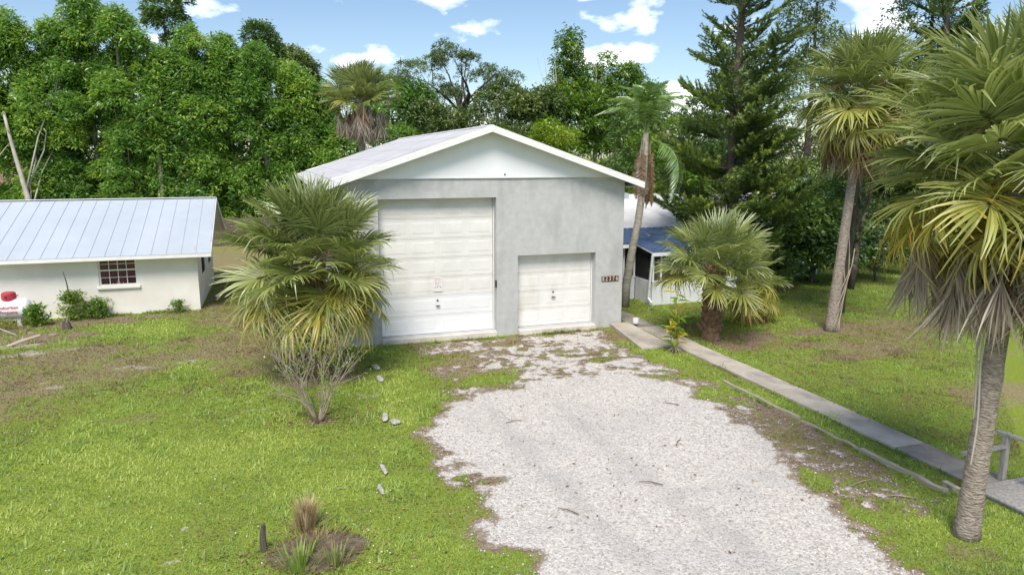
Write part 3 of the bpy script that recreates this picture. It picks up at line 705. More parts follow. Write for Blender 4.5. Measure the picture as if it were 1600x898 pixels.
MB().box(6.615, 6.665, GYF - .02, GYF + .06, 1.57, 1.80).build('hasp', 'black_metal', dA)
for x0, x1 in ((2.96, 6.65), (7.39, 10.12)):
    MB().box(x0, x1, GYF - .10 if x0 < 5 else GYF - .16, GYF + .32, -.1, .138 if x0 < 5 else .132).build('door_sill', 'sill', g, bevel=.02)
for xa in (2.955, 6.625, 7.385, 10.095):
    MB().box(xa, xa + .03, YD - .03, YD + .05, .15, 2.565 if xa > 7 else 4.445).build('weather_strip', 'white_trim', g)
# sign on the big door: pinkish letters over small marks
sg = thing('warning_sign', 'small white notice with faded red print on the tall garage door', 'sign', (4.795, YD - .02, 1.5))
MB().box(4.66, 4.93, YD - .028, YD - .018, 1.50, 1.95).build('plate', 'sign_white', sg)
pr = MB()
for a, b, c, d in ((.03, .24, .395, .42), (.03, .11, .335, .365), (.13, .24, .34, .36), (.04, .10, .27, .30), (.13, .155, .22, .30), (.17, .23, .27, .285), (.05, .22, .185, .195)): pr.box(4.66 + a, 4.66 + b, YD - .031, YD - .0285, 1.5 + c, 1.5 + d)
pr.build('red_print', 'sign_pink', sg)
pr = MB()
for a, b, c, d in ((.03, .07, .115, .145), (.10, .14, .115, .14), (.19, .24, .115, .15), (.04, .09, .245, .27), (.06, .20, .165, .172)): pr.box(4.66 + a, 4.66 + b, YD - .031, YD - .0285, 1.5 + c, 1.5 + d)
pr.build('grey_print', 'sign_grey', sg)
# house number tiles
hn = thing('house_number', 'row of brown tiles with pale house numerals on the grey wall', 'house number', (10.66, GYF - .02, 1.56))
for i, ch in enumerate('12376'):
    x = 10.345 + i * .128
    tl = MB().box(x, x + .124, GYF - .022, GYF - .002, 1.56, 1.745).build('tile', 'tile_grey' if i in (0,) else 'tile_brown', hn, bevel=.004)
    text_mesh(ch, .205, 'digit', 'numeral', tl, (x + .062, GYF - .023, 1.652), sx=.85)

# debris by the garage corner
db = thing('bucket', 'small white bucket at the right garage corner', 'bucket', (11.5, 21.6, .04))
lathe = MB(); lathe.tube([(11.5, 21.6, .12), (11.5, 21.6, .15), (11.5, 21.6, .30), (11.5, 21.6, .305)], [.09, .10, .115, .115], 12)
lathe.build('pail', 'tank_white', db, smooth=False)
MB().tube([(11.39, 21.6, .3), (11.42, 21.55, .39), (11.5, 21.53, .42), (11.58, 21.55, .39), (11.61, 21.6, .3)], .006, 6).build('handle', 'black_metal', db)

# ================================================================ WHITE HOUSE ON THE LEFT
h = thing('white_house', 'low cream block house with pale blue metal roof at left', 'house', (-8, 33.4, 0))
HX = -2.88
hx = [-17.0, -6.22, -4.95, HX]; hz = [-.1, 1.06, 2.1, 2.3]
wall_xz(MB(), hx, hz, lambda i, j: not (i == 1 and j == 1), 29.4, 29.6).build('front_wall', 'house_wall', h)
hy = [29.6, 31.0, 32.6, 34.1, 35.5, 36.4]; hz2 = [-.1, 1.02, 2.0, 2.3]
wall_yz(MB(), hy, hz2, lambda i, j: not (i in (1, 3) and j == 1), HX - .2, HX).build('gable_wall', 'house_wall', h)
MB().box(-17, HX - .2, 36.2, 36.4, -.1, 2.3).build('back_wall', 'house_wall', h)
MB().box(-17.0, -16.8, 29.6, 36.2, -.1, 2.3).build('gable_wall', 'house_wall', h)
HR_Y, HR_Z, HE_F, HE_B, HE_Z = 33.6, 3.98, 28.88, 38.1, 2.22
for xa in (HX - .06, -17.0):
    MB().prism_x([(29.1, 2.31), (38.0, 2.31), (HR_Y, HR_Z - .09)], xa, xa + .05).build('gable_board', 'tan_board', h)
XE = -2.37
rf = MB().hexa([(-17.4, HE_F, HE_Z - .06), (XE, HE_F, HE_Z - .06), (XE, HR_Y, HR_Z - .06), (-17.4, HR_Y, HR_Z - .06), (-17.4, HE_F, HE_Z - .012), (XE, HE_F, HE_Z - .012), (XE, HR_Y, HR_Z - .012), (-17.4, HR_Y, HR_Z - .012)]).build('roof', 'white_trim', h)
rb = MB().hexa([(-17.4, HR_Y, HR_Z - .06), (XE, HR_Y, HR_Z - .06), (XE, HE_B, HE_Z - .06), (-17.4, HE_B, HE_Z - .06), (-17.4, HR_Y, HR_Z - .012), (XE, HR_Y, HR_Z - .012), (XE, HE_B, HE_Z - .012), (-17.4, HE_B, HE_Z - .012)]).build('roof', 'white_trim', h)
PW = .5
kx = XE + .02
while kx > -17.3:
    x1 = kx - .012; x0 = kx - PW
    for par, ya, za, yb_, zb in ((rf, HE_F - .04, HE_Z - .018, HR_Y, HR_Z), (rb, HR_Y, HR_Z, HE_B + .04, HE_Z - .018)):
        mb = MB().hexa([(x0, ya, za - .009), (x1, ya, za - .009), (x1, yb_, zb - .009), (x0, yb_, zb - .009), (x0, ya, za + .004), (x1, ya, za + .004), (x1, yb_, zb + .004), (x0, yb_, zb + .004)])
        pn = mb.build('roof_panel', 'metal_roof', par)
        if par is rf:
            MB().bar((x0 - .006, ya + .01, za + .014), (x0 - .006, yb_, zb + .014), .014, .022).build('standing_seam', 'seam_metal', par)
    kx -= PW
MB().bar((-17.4, HR_Y, HR_Z + .03), (XE + .03, HR_Y, HR_Z + .03), .22, .02).build('ridge_cap', 'gutter', h)
MB().box(-17.4, XE + .02, HE_F - .035, HE_F - .003, HE_Z - .16, HE_Z - .03).build('fascia', 'white_trim', h)
for ya, za, yb_, zb in ((HE_F - .03, HE_Z, HR_Y, HR_Z), (HR_Y, HR_Z, HE_B, HE_Z)):
    MB().hexa([(XE + .022, ya, za - .15), (XE + .05, ya, za - .15), (XE + .05, yb_, zb - .15), (XE + .022, yb_, zb - .15), (XE + .022, ya, za + .015), (XE + .05, ya, za + .015), (XE + .05, yb_, zb + .015), (XE + .022, yb_, zb + .015)]).build('rake_board', 'gutter', h)
MB().box(-17.3, XE, 28.9, 29.4, 2.06, 2.075).build('soffit', 'white_trim', h)
# front window: 4 x 4 panes
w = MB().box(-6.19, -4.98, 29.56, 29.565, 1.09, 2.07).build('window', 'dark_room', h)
fr = MB()
fr.box(-6.22, -6.16, 29.46, 29.54, 1.06, 2.1); fr.box(-5.01, -4.95, 29.46, 29.54, 1.06, 2.1); fr.box(-6.16, -5.01, 29.46, 29.54, 1.06, 1.11); fr.box(-6.16, -5.01, 29.46, 29.54, 2.05, 2.1)
fr.build('window_frame', 'white_trim', w)
MB().box(-6.16, -5.01, 29.455, 29.53, 1.60, 1.65).build('meeting_rail', 'white_trim', w)
cw = 1.15 / 4
for i in range(1, 4):
    MB().box(-6.16 + i * cw - .011, -6.16 + i * cw + .011, 29.475, 29.50, 1.11, 1.6).build('muntin', 'white_trim', w)
    MB().box(-6.16 + i * cw - .011, -6.16 + i * cw + .011, 29.475, 29.50, 1.65, 2.05).build('muntin', 'white_trim', w)
for z in (1.355, 1.85): MB().box(-6.16, -5.01, 29.478, 29.497, z - .010, z + .010).build('muntin', 'white_trim', w)
for i in range(4):
    for za, zb in ((1.11, 1.343), (1.367, 1.6), (1.65, 1.838), (1.862, 2.05)):
        MB().box(-6.16 + i * cw + .012, -6.16 + (i + 1) * cw - .012, 29.486, 29.489, za, zb).build('pane', 'glass', w)
cu = MB(); V = []; Fq = []
for i in range(60):
    t = i / 59; x = -6.17 + 1.17 * t; y = 29.535 + .012 * math.sin(i * 1.7) + .006 * math.sin(i * .6)
    V += [(x, y, 1.10), (x, y, 2.06)]
    if i: Fq.append((2 * i - 2, 2 * i, 2 * i + 1, 2 * i - 1))
cu.add(V, Fq).build('curtain', 'curtain', w)
orn = MB()
for x, hh in ((-5.78, .05), (-5.64, .16), (-5.45, .07), (-5.32, .05), (-5.55, .06)): orn.tube([(x, 29.508, 1.112), (x, 29.508, 1.112 + hh * .6), (x, 29.508, 1.112 + hh)], [.018, .012, .006], 6)
orn.build('figurines', 'tank_white', w)
MB().hexa([(-6.29, 29.31, .96), (-4.87, 29.31, .96), (-4.87, 29.39, .96), (-6.29, 29.39, .96), (-6.29, 29.31, 1.03), (-4.87, 29.31, 1.03), (-4.87, 29.39, 1.05), (-6.29, 29.39, 1.05)]).build('window_sill', 'house_wall', w)
# jalousie windows in the gable wall
for ya, yb_ in ((31.0, 32.6), (34.1, 35.5)):
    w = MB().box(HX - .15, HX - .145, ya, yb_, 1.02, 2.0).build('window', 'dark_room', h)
    fr = MB(); fr.box(HX - .08, HX - .01, ya, ya + .05, 1.02, 2.0); fr.box(HX - .08, HX - .01, yb_ - .05, yb_, 1.02, 2.0); fr.box(HX - .08, HX - .01, ya + .05, yb_ - .05, 1.02, 1.07); fr.box(HX - .08, HX - .01, ya + .05, yb_ - .05, 1.95, 2.0)
    fr.build('window_frame', 'white_trim', w)
    for k in range(8):
        z = 1.08 + k * .108
        MB().hexa([(HX - .075, ya + .06, z + .10), (HX - .07, ya + .06, z + .10), (HX - .07, yb_ - .06, z + .10), (HX - .075, yb_ - .06, z + .10), (HX - .025, ya + .06, z), (HX - .02, ya + .06, z), (HX - .02, yb_ - .06, z), (HX - .025, yb_ - .06, z)]).build('louvre', 'dark_room', w)
MB().box(-16.9, -16.75, 37.75, 37.9, -.1, 2.2).build('porch_post', 'white_trim', h)
MB().box(-3.05, -2.92, 37.75, 37.9, 2.1, 2.3).build('porch_beam', 'white_trim', h)

# propane tank
pt = thing('propane_tank', 'white propane tank with red dome lid against the cream wall', 'tank', (-9.24, 28.6, 0))
tb = []; tr = []
for i in range(9):
    a = math.pi / 2 * i / 8; tb.append((-10.17 - .22 * math.cos(a) - .0, 28.6, .55)); tr.append(max(.02, .36 * math.sin(a)))
for i in range(9):
    a = math.pi / 2 * (8 - i) / 8; tb.append((-8.40 + .22 * math.cos(a), 28.6, .55)); tr.append(max(.02, .36 * math.sin(a)))
MB().tube(tb, tr, 28).build('tank_body', 'tank_white', pt, smooth=True)
MB().tube([(-8.84, 28.6, .86), (-8.84, 28.6, .93), (-8.84, 28.6, 1.10), (-8.84, 28.6, 1.14), (-8.84, 28.6, 1.155)], [.22, .225, .215, .17, .02], 20).build('dome_lid', 'tank_red', pt, smooth=False)
MB().box(-8.64, -8.56, 28.57, 28.63, .99, 1.03).build('lid_latch', 'tank_red', pt)
MB().tube([(-8.87, 28.43, 1.0), (-8.87, 28.36, 1.0)], .035, 8).build('fill_port', 'black_metal', pt)
for x in (-10.02, -8.57):
    MB().box(x - .06, x + .06, 28.42, 28.78, -.05, .27).build('leg', 'tank_white', pt)
text_mesh('Suburban', .165, 'red_print', 'lettering', pt, (-8.80, 28.235, .67), (R(72), 0, 0), sx=.98)
text_mesh('Propane', .165, 'red_print', 'lettering', pt, (-8.80, 28.228, .50), (R(96), 0, 0), sx=.98)

# ================================================================ HOUSE WITH PORCH ON THE RIGHT
ph = thing('porch_house', 'white house with dark blue porch roof behind the garage', 'house', (18, 28.8, 0))
YP = 24.85
def lowpanel(x0, x1, y, z1=.88):
    """wall of upright sheet panels"""
    x = x0
    while x < x1 - .01:
        xb = min(x + .42, x1)
        MB().box(x + .006, xb - .006, y, y + .05, -.05, z1).build('wall_panel', 'panel_white', ph)
        x = xb
    MB().box(x0, x1, y + .055, y + .09, -.05, z1).build('backing', 'panel_white', ph)
    MB().box(x0 - .02, x1 + .02, y - .02, y + .1, z1 + .002, z1 + .045).build('cap_rail', 'gutter', ph)
lowpanel(13.9, 17.8, YP); lowpanel(11.3, 13.85, 26.2)
y = YP + .1
while y < 26.15:
    yb_ = min(y + .36, 26.19)
    MB().box(13.86, 13.91, y + .006, yb_ - .006, -.05, .88).build('wall_panel', 'panel_white', ph); y = yb_
MB().box(13.915, 13.95, YP + .1, 26.2, -.05, .9).build('backing', 'panel_white', ph)
for x in (13.9, 14.25, 15.25, 16.3, 17.3, 17.75):
    MB().box(x, x + .07, YP + .01, YP + .08, .93, 2.0).build('post', 'gutter', ph)
for x in (11.6, 12.45, 13.3, 13.78):
    MB().box(x, x + .07, 26.21, 26.28, .93, 2.2).build('post', 'gutter', ph)
for xa, xb in ((13.97, 14.25), (14.32, 15.25), (15.32, 16.3), (16.37, 17.3), (17.37, 17.75)):
    MB().box(xa + .005, xb - .005, YP + .04, YP + .045, .95, 1.98).build('insect_screen', 'insect_screen', ph)
MB().box(13.99, 17.78, YP + .12, YP + .14, .93, 1.95).build('roller_blind', 'blind_tan', ph)
for xa, xb in ((11.67, 12.45), (12.52, 13.3), (13.37, 13.78)):
    MB().box(xa + .005, xb - .005, 26.24, 26.245, .95, 2.18).build('insect_screen', 'insect_screen', ph)
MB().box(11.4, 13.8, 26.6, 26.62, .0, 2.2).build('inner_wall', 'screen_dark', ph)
MB().box(13.885, 13.9, YP + .15, 26.15, .95, 2.05).build('insect_screen', 'insect_screen', ph)
def rp(y): return 2.10 + .136 * (y - 24.62)
def shed(x0, x1, ya, yb_, name='porch_roof'):
    o = MB().hexa([(x0, ya, rp(ya) - .06), (x1, ya, rp(ya) - .06), (x1, yb_, rp(yb_) - .06), (x0, yb_, rp(yb_) - .06), (x0, ya, rp(ya) - .006), (x1, ya, rp(ya) - .006), (x1, yb_, rp(yb_) - .006), (x0, yb_, rp(yb_) - .006)]).build(name, 'gutter', ph)
    x = x0
    while x < x1 - .05:
        xb = min(x + .30, x1)
        MB().hexa([(x + .004, ya - .03, rp(ya) - .004), (xb - .004, ya - .03, rp(ya) - .004), (xb - .004, yb_, rp(yb_) - .004), (x + .004, yb_, rp(yb_) - .004), (x + .03, ya - .03, rp(ya) + .02), (xb - .03, ya - .03, rp(ya) + .02), (xb - .03, yb_, rp(yb_) + .02), (x + .03, yb_, rp(yb_) + .02)]).build('roof_sheet', 'blue_roof', o)
        x = xb
    MB().box(x0, x1, ya - .07, ya - .035, rp(ya) - .16, rp(ya) - .03).build('gutter', 'gutter', o)
shed(13.70, 18.0, 24.62, 28.75); shed(11.3, 13.68, 25.95, 28.75)
MB().bar((13.72, 24.58, 1.98), (13.74, 24.86, .25), .07, .07).build('downpipe', 'gutter', ph)
MB().bar((13.74, 24.86, .25), (13.74, 24.55, .10), .07, .07).build('downpipe', 'gutter', ph)
# main body
wall_xz(MB(), [11.8, 19.6, 20.9, 22.6, 23.9, 25.3], [-.1, .95, 2.0, 2.55], lambda i, j: not (i in (1, 3) and j == 1), 28.9, 29.1).build('front_wall', 'panel_white', ph)
for xa, xb in ((19.6, 20.9), (22.6, 23.9)):
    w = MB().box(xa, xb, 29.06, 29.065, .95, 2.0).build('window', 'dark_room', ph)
    fr = MB(); fr.box(xa, xa + .06, 28.95, 29.03, .95, 2.0); fr.box(xb - .06, xb, 28.95, 29.03, .95, 2.0); fr.box(xa + .06, xb - .06, 28.95, 29.03, .95, 1.01); fr.box(xa + .06, xb - .06, 28.95, 29.03, 1.94, 2.0); fr.box(xa + .06, xb - .06, 28.955, 29.02, 1.45, 1.49)
    fr.build('window_frame', 'white_trim', w); MB().box(xa + .06, xb - .06, 28.985, 28.99, 1.01, 1.94).build('pane', 'glass', w)
MB().box(25.1, 25.3, 29.1, 37.0, -.1, 2.55).build('side_wall', 'panel_white', ph)
MB().box(11.8, 12.0, 29.1, 37.0, -.1, 2.55).build('side_wall', 'panel_white', ph)
MB().box(12.0, 25.1, 36.8, 37.0, -.1, 2.55).build('back_wall', 'panel_white', ph)
for xa in (11.84, 25.21): MB().prism_x([(28.9, 2.56), (37.0, 2.56), (33.0, 3.70)], xa, xa + .05).build('gable_board', 'panel_white', ph)
mr = MB().hexa([(11.4, 28.4, 2.52), (25.8, 28.4, 2.52), (25.8, 33, 3.76), (11.4, 33, 3.76), (11.4, 28.4, 2.62), (25.8, 28.4, 2.62), (25.8, 33, 3.86), (11.4, 33, 3.86)]).build('main_roof', 'white_roof', ph)
MB().hexa([(11.4, 33, 3.76), (25.8, 33, 3.76), (25.8, 37.6, 2.52), (11.4, 37.6, 2.52), (11.4, 33, 3.86), (25.8, 33, 3.86), (25.8, 37.6, 2.62), (11.4, 37.6, 2.62)]).build('main_roof', 'white_roof', ph)
MB().box(18.05, 25.82, 28.36, 28.395, 2.46, 2.60).build('fascia', 'white_trim', mr)
MB().tube([(17.2, 32.2, 3.5), (17.2, 32.2, 4.02)], .06, 10).build('vent_pipe', 'black_metal', mr)
MB().box(16.2, 16.6, 32.3, 32.7, 3.62, 3.95).build('vent_hood', 'seam_metal', mr)
for ya, za, yb_, zb in ((28.37, 2.6, 33, 3.85), (33, 3.85, 37.6, 2.6)):
    MB().hexa([(25.802, ya, za - .14), (25.84, ya, za - .14), (25.84, yb_, zb - .14), (25.802, yb_, zb - .14), (25.802, ya, za + .03), (25.84, ya, za + .03), (25.84, yb_, zb + .03), (25.802, yb_, zb + .03)]).build('rake_board', 'white_trim', mr)

# far house at the left edge and a board fence
fh = thing('far_house', 'distant house with red brown roof beyond the left trees', 'house', (-22, 63, 0))
MB().box(-27, -17.6, 60, 67, -.1, 3.0).build('wall', 'far_wall', fh)
MB().prism_x([(59.3, 2.95), (67.7, 2.95), (63.5, 5.4)], -27.6, -17.2).build('roof', 'far_roof', fh)
for xa in (-25.5, -20.5):
    w = MB().box(xa, xa + 1.4, 59.95, 59.99, 1.0, 2.3).build('window', 'dark_room', fh)
    MB().box(xa - .06, xa + 1.46, 59.96, 59.985, .92, .99).build('sill', 'white_trim', w)
fc = thing('board_fence', 'weathered dark board fence behind the white house', 'fence', (-2, 50.5, 0))
x = -14.0; k = 0
while x < 8:
    o = MB().box(x, x + .135, 50.5, 50.525, -.1, 1.8 + .05 * math.sin(k * 7.3)).build('board', 'fence_wood', fc); x += .15; k += 1
for z in (.4, 1.4): MB().box(-14, 8, 50.53, 50.58, z, z + .09).build('rail', 'fence_wood', fc)
x = -14
while x <= 8: MB().box(x, x + .1, 50.585, 50.685, -.1, 1.85).build('post', 'fence_wood', fc); x += 2.4

# ================================================================ SMALL GROUND OBJECTS
def timber_piece(y0, y1, x, w, hgt, label, tilt=0.0):
    o = MB(); n = 8; V = []
    for i in range(n + 1):
        t = i / n; yy_ = y0 + (y1 - y0) * t
        xx_ = x + .025 * math.sin(i * 1.7 + y0) + tilt * t
        zz = hgt + .012 * math.sin(i * 2.3 + y0)
        V += [(xx_ - w / 2, yy_, -.08), (xx_ + w / 2, yy_, -.08), (xx_ + w / 2, yy_, zz), (xx_ - w / 2, yy_, zz)]
    F_ = [(3, 2, 1, 0)]
    for i in range(n):
        a = 4 * i; b_ = a + 4
        F_ += [(a, a + 1, b_ + 1, b_), (a + 1, a + 2, b_ + 2, b_ + 1), (a + 2, a + 3, b_ + 3, b_ + 2), (a + 3, a, b_, b_ + 3)]
    F_.append((4 * n, 4 * n + 1, 4 * n + 2, 4 * n + 3))
    o.add(V, F_)
    ob = o.build('edging_timber', 'timber')
    return tag(ob, label, 'timber', 'landscape timbers edging the driveway')
timber_piece(12.55, 15.45, 10.80, .085, .03, 'farthest landscape timber edging the driveway beside the walkway')
timber_piece(10.75, 12.45, 10.79, .085, .012, 'middle half buried landscape timber edging the driveway')
timber_piece(8.80, 10.70, 10.77, .10, .05, 'nearest landscape timber edging the driveway by the right palm', -.02)
timber_piece(8.45, 9.05, 11.02, .10, .06, 'short pale timber end lying beside the walkway near the right palm')
def stone(x, y, sx, sy, sz_, label, rz_=0.0, seed=0):
    rn = random.Random(seed)
    nn, mm = 10, 5; V = [(0, 0, -sz_ * .3)]; F_ = []
    for j in range(1, mm):
        ph_ = math.pi * j / mm
        for i in range(nn):
            th = 2 * math.pi * i / nn; k_ = 1 + rn.uniform(-.16, .16)
            f = lambda v_: math.copysign(abs(v_) ** .6, v_)
            V.append((f(math.cos(th)) * math.sin(ph_) ** .7 * sx * k_, f(math.sin(th)) * math.sin(ph_) ** .7 * sy * k_, -math.cos(ph_) * sz_ * k_ * .8 + sz_ * .4))
    V.append((0, 0, sz_ * 1.15))
    for i in range(nn): F_.append((0, 1 + (i + 1) % nn, 1 + i))
    for j in range(mm - 2):
        for i in range(nn):
            a = 1 + j * nn + i; b_ = 1 + j * nn + (i + 1) % nn
            F_.append((a, b_, b_ + nn, a + nn))
    e = len(V) - 1
    for i in range(nn): F_.append((e, 1 + (mm - 2) * nn + i, 1 + (mm - 2) * nn + (i + 1) % nn))
    me = bpy.data.meshes.new('edging_stone'); me.from_pydata(V, [], F_); me.materials.append(MATS['stone']); me.polygons.foreach_set('use_smooth', [True] * len(me.polygons)); me.update()
    o = link('edging_stone', me, None, (x, y, 0), (0, 0, rz_))
    return tag(o, label, 'stone', 'pale stones lining the left edge of the drive')
stone(2.42, 19.45, .10, .22, .05, 'pale stone farthest from the camera beside the left palm shade', .1, 1)
stone(2.38, 18.35, .08, .26, .05, 'long pale stone lying in grass right of the left palm', .05, 2)
stone(2.08, 15.45, .07, .24, .055, 'narrow pale stone on end beside a rounder stone in the lawn', -.15, 3)
stone(2.26, 15.1, .11, .12, .05, 'rounder pale stone next to the narrow one in the lawn', .3, 4)
stone(1.66, 12.75, .045, .25, .03, 'slim pale stone half buried in lawn nearest the camera', .05, 5)
stone(1.50, 11.95, .04, .22, .012, 'nearly buried sliver of stone in the front lawn', .05, 6)

# footbridge at the right edge
fb = thing('footbridge', 'weathered grey wooden footbridge with handrail at the right edge', 'footbridge', (11.9, 7.9, 0))
for k in range(10):
    y = 8.70 - k * .155
    MB().box(11.22, 12.55, y - .145, y, .045 + .004 * math.sin(k * 5), .085 + .004 * math.sin(k * 5)).build('deck_board', 'grey_wood', fb, bevel=.006)
for x in (11.3, 12.45): MB().box(x - .04, x + .04, 7.0, 8.72, -.12, .043).build('joist', 'grey_wood', fb)
def post(x, y, zt): MB().box(x - .048, x + .048, y - .048, y + .048, -.1, zt).build('post', 'grey_wood', fb, bevel=.006)
post(11.43, 8.76, .66); post(12.06, 8.80, .86); post(12.10, 8.22, .88); post(12.12, 7.1, .9); post(11.2, 8.77, .64)
MB().bar((11.02, 8.77, .68), (12.02, 8.79, .68), .10, .04).build('handrail', 'grey_wood', fb)
MB().bar((12.07, 8.98, .885), (12.14, 6.6, .92), .11, .04).build('handrail', 'grey_wood', fb)

# ================================================================ PALMS
def fan_leaf(seed, nseg, blade, pet, spread, arch, tip, vfold, mat, hang=0.0):
    """costapalmate leaf along +X: petiole, pleated segments, drooping tips"""
    rn = np.random.default_rng(seed)
    V, F_, T = [], [], []
    # petiole
    npt = 5; pts = []
    for i in range(npt):
        t = i / (npt - 1); pts.append((pet * t, 0, -.10 * pet * t * t * (1 + hang)))
    for i, p_ in enumerate(pts):
        r_ = .028 * (1 - .55 * i / (npt - 1))
        for k_ in range(3):
            a_ = 2 * math.pi * k_ / 3 + .5
            V.append((p_[0], p_[1] + r_ * math.cos(a_), p_[2] + r_ * math.sin(a_) * .6)); T.append(.55)
    for i in range(npt - 1):
        for k_ in range(3): F_.append((3 * i + k_, 3 * i + (k_ + 1) % 3, 3 * i + 3 + (k_ + 1) % 3, 3 * i + 3 + k_))
    x0, z0 = pts[-1][0], pts[-1][2]
    dth = 2 * spread / nseg
    st_ = [.05, .28, .52, .76, 1.0]
    for s_ in range(nseg):
        a_ = -spread + (s_ + .5) * dth + rn.normal(0, .02)
        if rn.random() < .04: continue
        ca, sa = math.cos(a_), math.sin(a_)
        Ls = blade * (.74 + .26 * math.cos(a_ * .6)) * rn.uniform(.90, 1.06)
        td = tip * rn.uniform(.5, 1.6) * (1 if rn.random() > .16 else 3.2); tw = rn.normal(0, .10); tn = float(np.clip(rn.normal(.45, .2), 0, 1))
        # segment roots run along the costa
        cx_ = x0 + .30 * blade * max(0.0, math.cos(a_)) * .8
        cz_ = z0 - arch * .3 * max(0.0, math.cos(a_)) ** 2 * .3 * blade
        base_i = len(V)
        for j, f_ in enumerate(st_):
            r_ = Ls * f_
            ang = a_ + tw * f_ * f_
            x = cx_ + r_ * math.cos(ang); yv = r_ * math.sin(ang)
            z = cz_ + vfold * abs(math.sin(ang)) * r_ - arch * blade * (f_ ** 2) * (.35 + .65 * max(0, ca)) - td * blade * f_ ** 3.2
            x -= td * .45 * blade * f_ ** 4 * (.3 + max(0, ca))
            yv *= 1 - .12 * td * f_ ** 3
            wdt = (Ls * min(f_, .50) * dth * .54) if f_ < .55 else Ls * .50 * dth * .54 * max(.05, (1 - f_) / .47) ** .75
            wdt = max(wdt, .0035)
            nx_, ny_ = -math.sin(ang), math.cos(ang)
            pl = wdt * .8
            V += [(x - nx_ * wdt, yv - ny_ * wdt, z + pl * .5), (x, yv, z - pl * .5), (x + nx_ * wdt, yv + ny_ * wdt, z + pl * .5)]
            tt = tn + (.22 if f_ > .9 else .0) + (.08 if f_ < .1 else 0)
            T += [tt, tt - .06, tt]
        for j in range(len(st_) - 1):
            q_ = base_i + 3 * j
            F_ += [(q_, q_ + 3, q_ + 4, q_ + 1), (q_ + 1, q_ + 4, q_ + 5, q_ + 2)]
    return np_mesh('frond', np.array(V), np.array(F_), tone=np.clip(T, 0, 1), mat=mat)
FAN = {}
def fan_set(key, n, **kw):
    FAN[key] = [fan_leaf(hash_seed + i * 13, **kw) for i, hash_seed in ((i, sum(map(ord, key))) for i in range(n))]
fan_set('up', 5, nseg=50, blade=.95, pet=.82, spread=R(128), arch=.08, tip=.06, vfold=.32, mat='frond_green')
fan_set('mid', 7, nseg=52, blade=.92, pet=.92, spread=R(150), arch=.11, tip=.10, vfold=.26, mat='frond_green')
fan_set('low', 6, nseg=52, blade=.92, pet=.95, spread=R(148), arch=.18, tip=.17, vfold=.20, mat='frond_olive')
fan_set('yellow', 5, nseg=50, blade=.90, pet=.95, spread=R(140), arch=.26, tip=.24, vfold=.12, mat='frond_yellow')
def hang_leaf(seed, mat):
    """dead fan: petiole arching out, folded blade hanging straight down"""
    rn = np.random.default_rng(seed); V, F_, T = [], [], []
    out_ = rn.uniform(.35, .95); dropz = rn.uniform(.12, .42)
    pts = [(0, 0, 0), (out_ * .5, 0, .04), (out_ * .85, 0, -.03), (out_, 0, -dropz)]
    for i, p_ in enumerate(pts):
        for k_ in range(3):
            a_ = 2.094 * k_; V.append((p_[0] + .014 * math.cos(a_), p_[1] + .014 * math.sin(a_), p_[2] + .008 * math.sin(a_ * 2))); T.append(.5)
        if i:
            for k_ in range(3): F_.append((3 * i - 3 + k_, 3 * i - 3 + (k_ + 1) % 3, 3 * i + (k_ + 1) % 3, 3 * i + k_))
    b_ = np.array(pts[-1])
    for s_ in range(40):
        a_ = rn.normal(0, .34); c_ = rn.normal(-.05, .16); l_ = rn.uniform(.55, 1.0)
        d_ = np.array([math.sin(c_), math.sin(a_), -1.0]); d_ /= np.linalg.norm(d_)
        curl = rn.normal(0, .16, 2); sd = np.array([rn.normal(0, 1), rn.normal(0, 1), 0]); sd /= np.linalg.norm(sd)
        w_ = rn.uniform(.010, .019); n0 = len(V); tn = float(np.clip(rn.normal(.5, .22), 0, 1))
        for f_ in (0, .3, .6, .85, 1.0):
            p_ = b_ + d_ * l_ * f_ + np.array([curl[0], curl[1], .06 * abs(curl[0])]) * l_ * f_ ** 2.5
            ww = w_ * (.5 + f_ * 1.2 if f_ < .5 else max(.08, 2.0 * (1 - f_) * 1.1))
            V += [tuple(p_ - sd * ww), tuple(p_ + sd * ww)]; T += [tn, tn - .08]
        for k_ in range(4): q_ = n0 + 2 * k_; F_.append((q_, q_ + 1, q_ + 3, q_ + 2))
    return np_mesh('dead_frond', np.array(V), np.array(F_), tone=np.clip(T, 0, 1), mat=mat)
FAN['dead'] = [hang_leaf(900 + i, 'frond_dead') for i in range(7)]
FAN['brown'] = [hang_leaf(950 + i, 'frond_brown') for i in range(6)]
boot_me = bpy.data.meshes.new('leaf_base')
boot_me.from_pydata([(0, -.07, 0), (0, .07, 0), (.06, .05, .02), (.06, -.05, .02), (.13, -.035, .22), (.13, .035, .22), (.105, .03, .23), (.105, -.03, .23), (-.03, -.06, .12), (-.03, .06, .12)], [],
                    [(0, 3, 2, 1), (3, 4, 5, 2), (4, 7, 6, 5), (0, 8, 7, 4, 3), (1, 2, 5, 6, 9), (8, 9, 6, 7)])
boot_me.materials.append(MATS['boot'])
